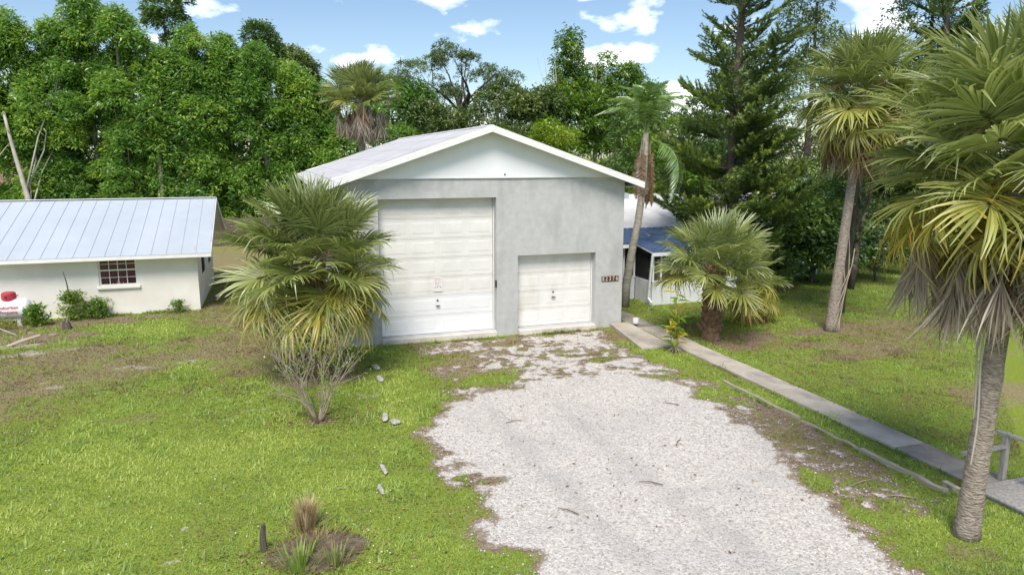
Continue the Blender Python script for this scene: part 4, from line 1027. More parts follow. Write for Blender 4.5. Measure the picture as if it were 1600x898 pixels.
def fruit_stalk(seed, ln_, mat='frond_brown'):
    rn = random.Random(seed); mb = MB()
    main = [(ln_ * t, .1 * math.sin(t * 2 + seed) * ln_, ln_ * (.5 * t - .85 * t * t)) for t in (0, .25, .5, .75, 1)]
    mb.tube(main, [.012, .010, .008, .006, .003], 4)
    for i in range(46):
        t = rn.uniform(.2, 1); b_ = Vector((ln_ * t, .1 * math.sin(t * 2 + seed) * ln_, ln_ * (.5 * t - .85 * t * t)))
        d_ = Vector((rn.uniform(-.2, .6), rn.uniform(-1, 1), rn.uniform(-1, .2))).normalized() * ln_ * rn.uniform(.15, .38)
        mb.tube([b_, b_ + d_ * .6 + Vector((0, 0, -.01)), b_ + d_ + Vector((0, 0, -.06))], [.005, .004, .002], 3, cap=False)
    me = bpy.data.meshes.new('fruit_stalk'); me.from_pydata(mb.v, [], mb.f)
    a_ = me.attributes.new('tone', 'FLOAT', 'POINT'); a_.data.foreach_set('value', [rn.random() * .8 + .1 for _ in mb.v])
    me.materials.append(MATS[mat]); me.update(); return me
STALK = [fruit_stalk(i, .9) for i in range(3)]
def sabal(name, label, base, top, r0, r1, n, size, pitch_lo=-48, yellow=4, dead=0, dead_mat='dead', boots=0, stalks=0, seed=0, group=None, zs=1.0, hub_h=.45, azbias=None, bark='palm_bark', low_from=-5, dead_drop=0.0):
    rn = random.Random(seed)
    t = thing(name, label, 'palm', base, group)
    bx_, by_, bz_ = base; H_ = Vector(top) - Vector(base)
    pts, rad = [], []
    ns = 26
    for i in range(ns + 1):
        f_ = i / ns
        bend = math.sin(f_ * math.pi) * .05 * H_.z * .25
        pts.append((bx_ + H_.x * f_ ** 1.2 + bend * .3, by_ + H_.y * f_, bz_ - .08 + (H_.z + .08) * f_))
        rad.append((r0 + (r1 - r0) * min(1, f_ * 1.6)) * (1.0 + .22 * math.exp(-f_ * 14)) * (1 + .035 * math.sin(i * 2.9)))
    MB().tube(pts, rad, 18).build('trunk', bark, t, smooth=True)
    for i in range(boots):
        f_ = .12 + .86 * i / boots; a_ = i * 2.39996
        p_ = Vector(pts[0]).lerp(Vector(pts[-1]), f_) - Vector(base)
        rr = rad[int(f_ * ns)]
        link('leaf_base', boot_me, t, p_ + Vector((math.cos(a_), math.sin(a_), 0)) * (rr * .88), (rn.uniform(-.15, .15), rn.uniform(-.05, .3), a_), rn.uniform(.85, 1.25))
    hub = Vector(top) - Vector(base)
    for i in range(n):
        f_ = (i + .5) / n
        pitch = 82 - (82 - pitch_lo) * f_ ** .92 + rn.uniform(-13, 13)
        yaw = i * 137.508 + rn.uniform(-9, 9)
        if i >= n - yellow: key = 'yellow'
        elif pitch > 42: key = 'up'
        elif pitch > low_from: key = 'mid'
        else: key = 'low'
        sc = size * rn.uniform(.86, 1.08) * (.80 + .2 * min(1, f_ * 3))
        off = Vector((math.cos(R(yaw)), math.sin(R(yaw)), 0)) * r1 * .5 + Vector((0, 0, hub_h * (.5 - f_)))
        link('frond', rn.choice(FAN[key]), t, hub + off, (R(rn.uniform(-32, 32)), R(-pitch), R(yaw)), sc)
    for i in range(dead):
        yaw = i * 137.508 + rn.uniform(-20, 20) + 40
        off = Vector((math.cos(R(yaw)), math.sin(R(yaw)), 0)) * r1 * .8 + Vector((0, 0, -hub_h * .3 - dead_drop - rn.uniform(0, .75) * size))
        key = dead_mat if rn.random() > .2 else ('brown' if dead_mat == 'dead' else 'dead')
        link('dead_frond', rn.choice(FAN[key]), t, hub + off, (R(rn.uniform(-12, 12)), R(rn.uniform(-10, 14)), R(yaw)), size * rn.uniform(.85, 1.2))
    for i in range(stalks):
        yaw = i * 97 + 250
        link('fruit_stalk', STALK[i % 3], t, hub + Vector((0, 0, .1)), (0, R(-rn.uniform(5, 40)), R(yaw)), size * rn.uniform(.9, 1.2))
    return t
sabal('cabbage_palm', 'bushy cabbage palm with yellowing lower fronds in front of the tall garage door', (.88, 19.4, 0), (.88, 19.4, 3.02), .30, .22, 80, 1.20, pitch_lo=-46, yellow=15, dead=10, dead_mat='brown', hub_h=.8, boots=64, stalks=5, seed=3, group='cabbage palms', bark='boot')
sabal('cabbage_palm', 'young cabbage palm with booted trunk beside the walkway', (13.0, 19.4, 0), (13.0, 19.4, 2.40), .27, .21, 46, .95, pitch_lo=-22, yellow=0, dead=0, boots=76, stalks=0, seed=5, group='cabbage palms', bark='boot')
sabal('cabbage_palm', 'low palm with straw coloured drooping fronds behind the young booted palm', (15.7, 21.3, 0), (15.7, 21.3, 1.45), .24, .2, 22, .85, pitch_lo=-45, yellow=7, dead=3, dead_mat='brown', boots=30, seed=8, group='cabbage palms', bark='boot')
sabal('cabbage_palm', 'tall cabbage palm with vine wrapped leaning trunk in the right lawn', (17.50, 19.17, 0), (18.15, 19.2, 7.75), .18, .14, 72, 1.2, pitch_lo=-48, yellow=11, dead=26, dead_drop=.35, dead_mat='brown', stalks=4, seed=12, group='cabbage palms')
sabal('cabbage_palm', 'largest cabbage palm with grey dead skirt at the right edge', (9.82, 7.6, 0), (10.12, 7.62, 5.80), .165, .135, 84, 1.08, pitch_lo=-40, yellow=16, dead=70, dead_drop=.45, stalks=5, seed=17, group='cabbage palms', hub_h=.9)
sabal('cabbage_palm', 'cabbage palm with brown skirt rising behind the garage roof', (5.05, 44, 0), (5.08, 44, 9.0), .24, .2, 60, 1.22, pitch_lo=8, yellow=0, dead=46, seed=23, group='cabbage palms', low_from=5)

# vine on the tall palm trunk and loose strips on the nearest trunk
vn = MB()
for k in range(5):
    pts = []
    for i in range(14):
        f_ = i / 13; a_ = 2.6 + k * .7 + f_ * (2.2 + .5 * k)
        pts.append((17.56 + .41 * f_ ** 1.2 + .21 * math.cos(a_), 19.17 + .21 * math.sin(a_), .02 + f_ * (2.2 + .5 * k)))
    vn.tube(pts, .018, 5)
tag(vn.build('climbing_vine', 'twig'), 'dry vine stems wrapping the tall palm trunk in the right lawn', 'vine')
st = MB()
for k, (a0, z0, z1) in enumerate(((3.5, 1.2, 3.2), (3.25, 1.9, 3.6), (-.15, 2.0, 2.9))):
    pts = []
    for i in range(9):
        f_ = i / 8; a_ = a0 + .12 * math.sin(f_ * 5 + k); rr = .225 + .03 * math.sin(f_ * 3.1)
        pts.append((9.86 + rr * math.cos(a_), 7.61 + rr * math.sin(a_), z0 + (z1 - z0) * f_))
    st.tube(pts, [.012] + [.016] * 7 + [.008], 5)
tag(st.build('bark_strip', 'bark_pale'), 'loose pale vine strips clinging to the nearest palm trunk', 'vine')

# queen palm
def pinnate(seed, ln_, mat, limp=1.0, nl_=70, lf=.55, rise=.9):
    rn = np.random.default_rng(seed); V, F_, T = [], [], []
    def rach(t): return np.array([ln_ * (t - .18 * t ** 3), .05 * ln_ * math.sin(seed + 2 * t), ln_ * (rise * .55 * t - (.55 * rise + .42 * limp) * t ** 2.3)])
    prev = None
    for i in range(13):
        p_ = rach(i / 12); r_ = .022 * (1 - .85 * i / 12)
        for k_ in range(3):
            a_ = 2.094 * k_; V.append((p_[0], p_[1] + r_ * math.cos(a_), p_[2] + r_ * math.sin(a_))); T.append(.7)
        if i:
            for k_ in range(3): F_.append((3 * i - 3 + k_, 3 * i - 3 + (k_ + 1) % 3, 3 * i + (k_ + 1) % 3, 3 * i + k_))
    for i in range(nl_):
        t = .16 + .84 * (i + rn.uniform(0, 1)) / nl_
        p_ = rach(t); d_ = rach(min(1, t + .02)) - rach(t - .02); d_ /= np.linalg.norm(d_)
        for sgn in (-1, 1):
            l_ = lf * (math.sin(math.pi * min(1, .18 + t * .80)) ** .6) * rn.uniform(.75, 1.1)
            out_ = np.array([-d_[1] * sgn, sgn * 1.0, 0]) * .75 + d_ * rn.uniform(.35, .7) + np.array([0, 0, rn.uniform(-.25, .5)])
            out_ /= np.linalg.norm(out_)
            p1 = p_ + out_ * l_ * .5 + np.array([0, 0, -.10 * limp * l_]); p2 = p_ + out_ * l_ * .85 + np.array([0, 0, -.62 * limp * l_])
            w_ = .014; sd = np.cross(out_, [0, 0, 1.0]); sd = sd / (np.linalg.norm(sd) + 1e-6) * w_
            b_ = len(V); tn = float(np.clip(rn.normal(.45, .2), 0, 1))
            V += [tuple(p_ - sd * .6), tuple(p_ + sd * .6), tuple(p1 - sd), tuple(p1 + sd), tuple(p2 - sd * .12), tuple(p2 + sd * .12)]
            T += [tn] * 4 + [min(1, tn + .25)] * 2
            F_ += [(b_, b_ + 1, b_ + 3, b_ + 2), (b_ + 2, b_ + 3, b_ + 5, b_ + 4)]
    return np_mesh('frond', np.array(V), np.array(F_), tone=T, mat=mat)
PIN = [pinnate(i, 2.5, 'queen_green', 1.0) for i in range(4)]
PINB = [pinnate(10 + i, 2.7, 'frond_dead' if i == 1 else 'frond_brown', .12, 60, .26, .0) for i in range(4)]
qp = thing('queen_palm', 'slender queen palm with brown hanging fronds beside the garage corner', 'palm', (13.0, 25.2, 0))
pts = [(12.72, 24.9, -.05), (12.80, 24.92, .8), (13.0, 24.95, 2.0), (13.27, 25.0, 3.2), (13.42, 25.0, 4.4), (13.48, 25.0, 5.5), (13.50, 25.0, 6.6)]
MB().tube(pts, [.21, .165, .15, .14, .135, .13, .10], 14).build('trunk', 'queen_bark', qp, smooth=True)
rn = random.Random(4)
hub = Vector((13.50, 25, 6.55)) - Vector((13.0, 25.2, 0))
for i in range(15):
    pitch = 88 - 42 * (i / 14); yaw = i * 137.5 + 20
    link('frond', PIN[i % 4], qp, hub, (R(rn.uniform(-20, 20)), R(-pitch - 2), R(yaw)), rn.uniform(.85, 1.08))
for i in range(11):
    yaw = i * 137.5 + 60
    link('dead_frond', PINB[i % 4], qp, hub + Vector((.12 * math.cos(R(yaw)), .12 * math.sin(R(yaw)), -.05 - .06 * i)), (R(rn.uniform(-30, 30)), R(86 + rn.uniform(-7, 2)), R(yaw)), rn.uniform(.85, 1.2))
link('frond', PIN[1], qp, hub + Vector((.1, -.05, -.2)), (0, R(38), R(-62)), 1.1)

# ================================================================ CONIFER
def foxtail(mbV, mbF, mbT, pts, rad, nneed, rn, tone0):
    """rope of short needles round a twig"""
    pts = np.array(pts); seg = len(pts) - 1
    for i in range(nneed):
        t = rn.random() ; k_ = min(seg - 1, int(t * seg)); f_ = t * seg - k_
        p_ = pts[k_] * (1 - f_) + pts[k_ + 1] * f_; d_ = pts[k_ + 1] - pts[k_]; d_ /= np.linalg.norm(d_) + 1e-9
        r_ = rn.normal(0, 1, 3); r_ -= d_ * r_.dot(d_); r_ /= np.linalg.norm(r_) + 1e-9
        e_ = r_ * rad * rn.uniform(.7, 1.2) + d_ * rad * .9
        s_ = np.cross(e_, d_); s_ = s_ / (np.linalg.norm(s_) + 1e-9) * rad * .22
        b_ = len(mbV); mbV += [tuple(p_ - s_), tuple(p_ + s_), tuple(p_ + e_)]
        mbF.append((b_, b_ + 1, b_ + 2)); tn = float(np.clip(tone0 + rn.normal(0, .12) + .35 * t, 0, 1)); mbT += [tn - .1, tn - .1, tn]
def pine_branch(seed, ln_, ntw=24):
    rn = np.random.default_rng(seed); V, F_, T = [], [], []
    def ax(t): return np.array([ln_ * t, .04 * ln_ * math.sin(seed + 3 * t), ln_ * (-.02 * t + .30 * t ** 2.0)])
    mb = MB().tube([tuple(ax(t)) for t in (0, .33, .66, 1)], [.035, .024, .014, .006], 4)
    foxtail(V, F_, T, [ax(t) for t in np.linspace(.3, 1.0, 6)], .085, 80, rn, .4)
    for i in range(ntw):
        t = .22 + .78 * (i + rn.random()) / ntw; p_ = ax(t); sgn = 1 if i % 2 else -1
        l_ = ln_ * (.36 * (1 - .55 * abs(t - .5) * 1.2)) * rn.uniform(.65, 1.15)
        d_ = np.array([.62, sgn * rn.uniform(.5, .95), rn.uniform(-.1, .25)]); d_ /= np.linalg.norm(d_)
        tw = [p_ + d_ * l_ * s_ + np.array([0, 0, l_ * (.30 * s_ * s_ - .08 * s_)]) for s_ in (0, .35, .7, 1)]
        foxtail(V, F_, T, tw, .078, 62, rn, .30 + .35 * rn.random())
    nf_ = len(F_)
    me = bpy.data.meshes.new('branch')
    off = len(V); allv = V + mb.v; fs_ = F_ + [tuple(a + off for a in f) for f in mb.f]
    me.from_pydata(allv, [], fs_)
    a_ = me.attributes.new('tone', 'FLOAT', 'POINT'); a_.data.foreach_set('value', T + [.3] * len(mb.v))
    me.materials.append(MATS['needle']); me.materials.append(MATS['bark_dark'])
    mi = [0] * nf_ + [1] * len(mb.f); me.polygons.foreach_set('material_index', mi); me.update()
    return me
PB = [pine_branch(i, 2.0) for i in range(5)]
def conifer(name, label, base, height, r0, spread, seed, z0=.6, nwh=34, lean=(0, 0), per=6):
    rn = random.Random(seed)
    t = thing(name, label, 'tree', base)
    pts = [(base[0] + lean[0] * f_, base[1] + lean[1] * f_, height * f_ - .05) for f_ in np.linspace(0, 1, 9)]
    MB().tube(pts, [r0 * (1 - .9 * f_) + .02 for f_ in np.linspace(0, 1, 9)], 12).build('trunk', 'bark_dark', t, smooth=True)
    for k in range(nwh):
        f_ = (z0 + (height - z0) * (k + rn.uniform(-.3, .3)) / nwh) / height; f_ = min(max(f_, .02), .99)
        prof = min(1.0, .72 + f_ * 1.6) * (1 - max(0, f_ - .15)) ** .6 * rn.uniform(.8, 1.1)
        a0 = rn.uniform(0, 6.28)
        for j in range(per):
            a_ = a0 + 6.283 * j / per + rn.uniform(-.25, .25)
            if rn.random() < (.12 + .25 * (f_ > .35) if math.cos(a_) > -.3 else (.14 + .55 * min(1, f_ * 1.8))): continue
            sc = spread / 2.0 * prof * rn.uniform(.7, 1.12)
            if sc < .1: continue
            link('branch', rn.choice(PB), t, (lean[0] * f_, lean[1] * f_, height * f_), (R(rn.uniform(-20, 20)), R(-16 + rn.uniform(-12, 12) + 22 * (1 - f_) ** 2), a_), (sc, sc, sc * rn.uniform(.9, 1.3)))
    return t
conifer('conifer_tree', 'tall dark whorled conifer standing beside the porch house', (18.12, 26.3, 0), 20.0, .25, 3.2, 5, z0=.9, nwh=48, lean=(.45, .1), per=7)
conifer('conifer_tree', 'partly hidden conifer behind the palms at upper right', (36.5, 33, 0), 22.0, .25, 3.4, 9, z0=2.5, nwh=40, per=7)

# ================================================================ BROADLEAF TREES
def leaf_clusters(cent, normal, leaf, nleaf, rn, tone, slim=.42, droop=.35, size_var=.3, tone_sd=.12):
    """bunches of leaves at points; returns V, F, tone"""
    n = len(cent)
    az = rn.uniform(0, 6.283, (n, nleaf)); el = rn.uniform(-.5, 1.0, (n, nleaf))
    d = np.stack([np.cos(az) * np.cos(el), np.sin(az) * np.cos(el), np.sin(el)], 2) + normal[:, None, :] * .75
    d[..., 2] -= droop * .6
    d /= np.linalg.norm(d, axis=2, keepdims=True)
    l = leaf * (1 + rn.uniform(-size_var, size_var, (n, nleaf, 1)))
    base = cent[:, None, :] + rn.normal(0, leaf * .45, (n, nleaf, 3))
    r = rn.normal(0, 1, (n, nleaf, 3)); s = np.cross(d, r); s /= np.linalg.norm(s, axis=2, keepdims=True) + 1e-9
    s[..., 2] *= .5
    tip = base + d * l; tip[..., 2] -= droop * l[..., 0] * .5
    mid = base + d * l * .5
    V = np.stack([base, mid + s * l * slim * .5, tip, mid - s * l * slim * .5], 2)
    T = np.clip(tone[:, None] + rn.normal(0, tone_sd, (n, nleaf)), 0, 1)
    return V.reshape(-1, 3), np.repeat(T.ravel(), 4)
def crown_mesh(lobes, ncl, leaf, nleaf, rn, tone_mu=.45, tone_var=.16, young=.12, **kw):
    vol = np.array([l[3] * l[4] + l[3] * l[5] for l in lobes]) ; pr = vol / vol.sum()
    idx = rn.choice(len(lobes), ncl, p=pr); Lb = np.array(lobes)
    u = rn.normal(0, 1, (ncl, 3)); u /= np.linalg.norm(u, axis=1, keepdims=True)
    u[:, 2] = np.where(u[:, 2] < -.35, -u[:, 2], u[:, 2])
    rr = 1 - np.abs(rn.normal(0, .16, ncl)); rr = np.clip(rr * (1 + .10 * rn.normal(0, 1, ncl)), .25, 1.25)
    cent = Lb[idx, :3] + u * Lb[idx, 3:6] * rr[:, None]
    lobet = rn.normal(0, tone_var, len(lobes))
    tone = tone_mu + lobet[idx] + rn.normal(0, .09, ncl) + (rn.random(ncl) < young) * .33
    V, T = leaf_clusters(cent, u, leaf, nleaf, rn, tone, **kw)
    return np_mesh('crown', V, np.arange(len(V)).reshape(-1, 4), tone=T), cent
def tree(name, label, base, lobes, ncl, leaf, nleaf, mat, seed, trunk=(.2, .1), bark='bark_grey', limbs=8, lean=(0, 0), group=None, trunk_top=None, tone_mu=.45, young=.12, cat='tree', wiggle=.2, **kw):
    rn = np.random.default_rng(seed)
    t = thing(name, label, cat, base, group)
    b = Vector(base)
    me, cent = crown_mesh([(l[0] - b.x, l[1] - b.y, *l[2:]) for l in lobes], ncl, leaf, nleaf, rn, tone_mu=tone_mu, young=young, **kw)
    me.materials.append(MATS[mat])
    link('crown', me, t)
    zt = trunk_top or max(l[2] for l in lobes)
    top = Vector((b.x + lean[0], b.y + lean[1], zt))
    pts = []
    for i in range(8):
        f_ = i / 7; p_ = b.lerp(top, f_); p_.x += .12 * math.sin(f_ * 4 + seed); p_.z = -.05 + zt * f_; pts.append(p_)
    MB().tube(pts, [trunk[0] * (1 - f_) + trunk[1] * f_ for f_ in np.linspace(0, 1, 8)], 9).build('trunk', bark, t, smooth=True)
    order = rn.permutation(len(lobes))[:limbs]
    for k in order:
        l = lobes[k]; f_ = min(.9, max(.2, (l[2] - .8 * l[5]) / zt)); f_ = min(.95, f_ * rn.uniform(.45, 1.0)); a_ = pts[min(7, int(f_ * 7))]
        e_ = Vector(l[:3]) + Vector((0, 0, l[5] * .3))
        m1 = a_.lerp(e_, .33) + Vector((rn.normal(0, wiggle), rn.normal(0, wiggle), rn.normal(.1, wiggle * .6))); m2 = a_.lerp(e_, .68) + Vector((rn.normal(0, wiggle), rn.normal(0, wiggle), rn.normal(.15, wiggle * .6)))
        MB().tube([a_, a_.lerp(m1, .6), m1, m1.lerp(m2, .5) + Vector((0, 0, .05)), m2, e_], [trunk[1] * .8, trunk[1] * .7, trunk[1] * .58, trunk[1] * .45, trunk[1] * .32, trunk[1] * .1], 6).build('limb', bark, t, smooth=True)
    return t
def column_lobes(x, y, ztop, w, rn, z0=.8, rad=1.35, n=None):
    n = n or int(ztop * 2.0); out_ = []
    for i in range(n):
        f_ = (i + .5) / n; z = z0 + (ztop - rad * .8 - z0) * f_
        tap = 1 - .55 * max(0, f_ - .62) / .38
        a_ = rn.uniform(0, 6.283); q_ = w * tap * math.sqrt(rn.random())
        r_ = rad * rn.uniform(.62, 1.12) * (.75 + .25 * tap)
        out_.append((x + q_ * math.cos(a_), y + q_ * math.sin(a_) * .8, z, r_, r_, r_ * rn.uniform(.75, 1.05)))
    out_.append((x, y, ztop - rad * .7, rad * .75, rad * .75, rad * .8))
    return out_
GH = 'leafy trees forming the tall row behind the white house'
HEDGE = [  # x, y, top, half width, lean, words
    (-17.6, 55.5, 14.2, 2.2, 'leftmost leafy tree in the tall row, cut by the picture edge'),
    (-15.3, 55.0, 13.4, 2.0, 'leafy tree second from the left edge with a leaning pale trunk'),
    (-13.0, 55.6, 13.2, 1.9, 'leafy tree third from the left edge with a pale grey trunk'),
    (-11.2, 56.2, 15.4, 1.9, 'leafy tree with the tallest pointed crown above the white house'),
    (-9.0, 55.2, 14.0, 2.1, 'broad leafy tree just right of the tallest pointed crown'),
    (-6.9, 55.4, 11.6, 1.7, 'shorter leafy tree in the dip of the row above the white roof end'),
    (-4.9, 55.0, 13.0, 1.9, 'leafy tree rising right of the dip in the tall row'),
    (-2.8, 55.8, 12.7, 1.9, 'leafy tree above the left side of the bushy palm'),
    (-0.6, 55.2, 12.1, 1.8, 'leafy tree straight above the bushy palm'),
    (1.6, 55.5, 11.0, 1.8, 'leafy tree above the left end of the garage roof'),
    (4.0, 56.0, 9.6, 1.9, 'lower leafy tree behind the palm that rises over the garage'),
]
for i, (x, y, zt, w, words) in enumerate(HEDGE):
    rn = np.random.default_rng(100 + i)
    lb = column_lobes(x, y, zt + .9, w * .85, rn, z0=6.0 if i == 0 else .8, rad=1.15, n=int(zt * 2.3))
    lb = [(*l[:5], l[5] * 1.35) for l in lb]
    ln_ = -1.6 if i in (1, 2) else .4 * math.sin(i)
    tree('shade_tree', words, (x - (ln_ if i in (1, 2) else 0) * -.6 , y - (4.2 if i in (1, 2) else 2.0 if i == 5 else 0), 0), lb, 4100, .28, 10, 'leaf_ficus', 200 + i, (.20, .08), 'bark_pale' if i in (1, 2) else 'bark_grey', 6, (ln_, 2.4 if i in (1, 2) else 1.6 if i == 5 else 0), GH, 8.5 if i in (1, 2) else None, tone_mu=.46 + .05 * math.sin(i * 2.2), young=.22, droop=.55)
rn = np.random.default_rng(300)
tree('tall_tree', 'thin dark crowned tree poking above the dip in the left row', (-7.0, 60, 0), [(-6.9, 60, 16.3, 1.3, 1.2, 1.1), (-6.3, 60, 15.2, 1.2, 1.1, 1.0), (-7.4, 60, 15.3, .9, .9, .8), (-6.5, 60, 13.6, .8, .8, 1.0), (-5.9, 60, 12.4, .7, .7, .9), (-5.6, 60, 17.0, .8, .8, .6)], 900, .26, 10, 'leaf_dark', 301, (.2, .06), 'bark_grey', 5, (.2, 0), 'tall trees showing above the row', 15.5, tone_mu=.55)
tree('tall_tree', 'tall round topped tree above the right part of the left row', (.1, 60, 0), [(-.4, 60, 14.6, 1.2, 1.2, 1.0), (.1, 60, 13.6, 1.3, 1.2, 1.0), (-.9, 60, 13.2, .9, .9, .9), (.9, 60, 12.9, .9, .9, .9)], 800, .26, 10, 'leaf_dark', 302, (.2, .06), 'bark_grey', 4, (0, 0), 'tall trees showing above the row', 13.6, tone_mu=.6)
tree('tall_tree', 'pale round crown just left of the palm behind the garage', (2.4, 60, 0), [(1.9, 60, 12.9, 1.2, 1.2, 1.0), (2.7, 60, 12.2, 1.2, 1.2, 1.0), (1.2, 60, 12.0, 1.1, 1.1, .9), (3.1, 60, 11.2, 1.0, 1.0, .9), (2.2, 60, 10.8, 1.2, 1.2, 1.0)], 1100, .26, 10, 'leaf_oak', 303, (.2, .06), 'bark_grey', 4, (0, 0), 'tall trees showing above the row', 12, tone_mu=.65)
sn = MB(); sn.tube([(-12.6, 58, 12), (-12.65, 58, 14), (-12.9, 58, 15.4), (-13.0, 58, 17.2)], [.06, .05, .035, .012], 5); sn.tube([(-12.7, 58, 14.4), (-12.45, 58, 15.1)], [.03, .01], 4); sn.tube([(-12.6, 58, -.1), (-12.6, 58, 12)], [.14, .06], 7)
tag(sn.build('dead_snag', 'bark_grey'), 'bare dead stem sticking up above the left tree row', 'snag')
# oak behind the garage: open spreading crown
rn = np.random.default_rng(400)
lb = []
for i in range(70):
    f_ = rn.random(); x = 8.0 + 10.8 * f_; zt = 10.0 + 3.6 * math.sin(math.pi * min(1, .10 + f_ * .92)) ** .9
    lb.append((x, 54 + rn.normal(0, 1.6), zt - rn.random() ** 1.3 * 5.5 - .3, rn.uniform(.5, 1.0), rn.uniform(.5, 1.0), rn.uniform(.35, .65)))
tree('oak_tree', 'spreading oak with open airy crown behind the garage ridge', (13.0, 54, 0), lb, 3000, .17, 11, 'leaf_oak', 401, (.42, .16), 'bark_dark', 22, (.5, 0), None, 10.5, tone_mu=.5, young=.08, wiggle=.6)
def mass(x0, x1, y, z0, z1, n, r0, r1, rn):
    return [(rn.uniform(x0, x1), y + rn.normal(0, .8), rn.uniform(z0, z1), *(lambda r_: (r_, r_, r_ * .85))(rn.uniform(r0, r1))) for _ in range(n)]
GM = 'leafy trees filling the gap behind the garage'
tree('shade_tree', 'dense green tree right of the far palm behind the garage roof', (8.0, 52, 0), mass(6.2, 10.4, 52, 3, 10.0, 24, .9, 1.5, rn), 2400, .28, 10, 'leaf_ficus', 410, (.2, .1), group=GM, tone_mu=.42)
tree('shade_tree', 'mid green tree under the oak just left of the garage ridge', (11.5, 51, 0), mass(10.0, 13.6, 51, 3, 9.0, 18, .9, 1.4, rn), 1900, .26, 10, 'leaf_oak', 411, (.2, .1), group=GM, tone_mu=.52)
tree('shade_tree', 'bright green tree directly above the garage ridge', (15.5, 51, 0), mass(13.4, 19.6, 51, 3, 10.2, 28, .9, 1.5, rn), 2700, .28, 10, 'leaf_oak', 412, (.2, .1), group=GM, tone_mu=.62, young=.2)
# bamboo thicket
lb = mass(19.3, 29.5, 52, 3, 10.6, 54, .9, 1.6, rn)
lbt = []
for x, zt, w in ((21.2, 15.0, .75), (20.6, 14.0, .5), (22.2, 14.2, .6), (23.4, 12.6, .7), (24.4, 13.0, .7), (25.6, 12.5, .8), (26.8, 12.6, .8), (26.9, 11.4, .8), (27.6, 11.2, .7)):
    for z in np.arange(9.0, zt, .75): lbt.append((x + rn.normal(0, .25), 52 + rn.normal(0, .3), z, w * rn.uniform(.8, 1.3), w, .65))
bt = tree('bamboo_clump', 'feathery light green bamboo thicket right of the garage ridge', (23.5, 52, 0), lb + lbt, 6400, .33, 10, 'leaf_bamboo', 420, (.07, .04), 'bark_pale', 0, (0, 0), None, 11.5, tone_mu=.48, young=.2, cat='bamboo', slim=.34, droop=.6)
for k in range(26):
    x = 20 + 8 * rn.random(); y = 52 + rn.normal(0, .6); zt = rn.uniform(10.5, 13.8); dx_ = rn.normal(0, .8)
    MB().tube([(x, y, 0), (x + dx_ * .3, y, zt * .6), (x + dx_, y, zt)], [.05, .04, .012], 5).build('culm', 'leaf_lime' if False else 'bark_pale', bt, smooth=True)
tree('lime_shrub', 'bright lime green shrub peeking over the right garage roof slope', (18.2, 46, 0), mass(16.9, 19.4, 46, 4.5, 7.6, 12, .6, 1.0, rn), 1100, .20, 10, 'leaf_lime', 430, (.12, .06), group=None, tone_mu=.5, cat='shrub')
tree('shade_tree', 'dark green tree between the bamboo and the queen palm', (25, 44, 0), mass(21.0, 31.0, 44, 0.8, 8.2, 42, .9, 1.5, rn), 3600, .24, 10, 'leaf_dark', 431, (.2, .1), group=GM, tone_mu=.62)
tree('shade_tree', 'yellow green tree right behind the queen palm crown', (23.0, 40, 0), mass(21.4, 24.6, 40, 3, 7.4, 14, .8, 1.2, rn), 1500, .22, 10, 'leaf_bamboo', 432, (.16, .08), group=GM, tone_mu=.5)
# right background
GR = 'dark trees closing the view behind the right palms'
RB = [(27.5, 40, 13.5, 3.2, 'leaf_dark', 'dark tree left of the vine wrapped palm, far behind the conifer'), (31.5, 38, 16.0, 3.2, 'leaf_oak', 'dark tall tree directly behind the vine wrapped palm crown'), (34.0, 33, 10.0, 2.8, 'leaf_oak', 'olive tree between the two right palms'), (38.5, 36, 17.0, 3.4, 'leaf_dark', 'dark tree behind the largest palm crown'), (42.0, 31, 14.0, 3.2, 'leaf_oak', 'olive tree at the far right edge behind the largest palm'), (23.6, 27.3, 4.6, 1.5, 'leaf_dark', 'dark bushy tree screening the right end of the porch house'), (45.5, 34, 15.0, 3.5, 'leaf_dark', 'tall dark tree beyond the right picture edge')]
for i, (x, y, zt, w, mt, words) in enumerate(RB):
    rn2 = np.random.default_rng(500 + i)
    lb = column_lobes(x, y, zt, w, rn2, rad=1.5, n=int(zt * 1.7))
    tree('background_tree', words, (x, y, 0), lb, 1900 if zt > 8 else 1300, .25, 10, mt, 520 + i, (.22, .08), 'bark_dark' if i % 2 else 'bark_pale', 8, (.3, 0), GR, tone_mu=.45 + .1 * (i % 2))
for i, (x, y, hgt, words) in enumerate(((19.94, 21.3, 6.5, 'slim dark trunk just behind the vine wrapped palm'), (24.0, 25.2, 7.5, 'dark thick trunk farther behind the vine wrapped palm'))):
    rn2 = np.random.default_rng(560 + i)
    tree('slender_tree', words, (x, y, 0), column_lobes(x + .6, y + .6, hgt + 1.5, 1.2, rn2, z0=hgt - 2.8, rad=.8, n=7), 420, .2, 9, 'leaf_dark', 570 + i, (.15, .09), 'bark_dark', 4, (.5, .3), None, hgt, tone_mu=.5)
# shrubs at the foot of the right background
for i, (x, y, hgt, mt, words) in enumerate(((20.6, 27.0, 1.9, 'leaf_dark', 'dark green shrub under the conifer beside the house wall'), (22.4, 27.4, 2.2, 'leaf_dark', 'shadowy shrub below the right windows of the porch house'), (26.5, 26.5, 2.6, 'leaf_oak', 'olive shrub right of the thick dark trunk'), (29.5, 27.5, 3.2, 'leaf_dark', 'large dark shrub seen between the two right palms'), (33.0, 26.0, 3.2, 'leaf_oak', 'olive shrub seen below the largest palm crown'))):
    rn2 = np.random.default_rng(600 + i)
    tree('garden_shrub', words, (x, y, 0), mass(x - 1.2, x + 1.2, y, .5, hgt - .4, 9, .5, .8, rn2), 700, .17, 10, mt, 610 + i, (.06, .03), 'bark_dark', 3, group='shrubs along the right back yard', tone_mu=.45, cat='shrub')
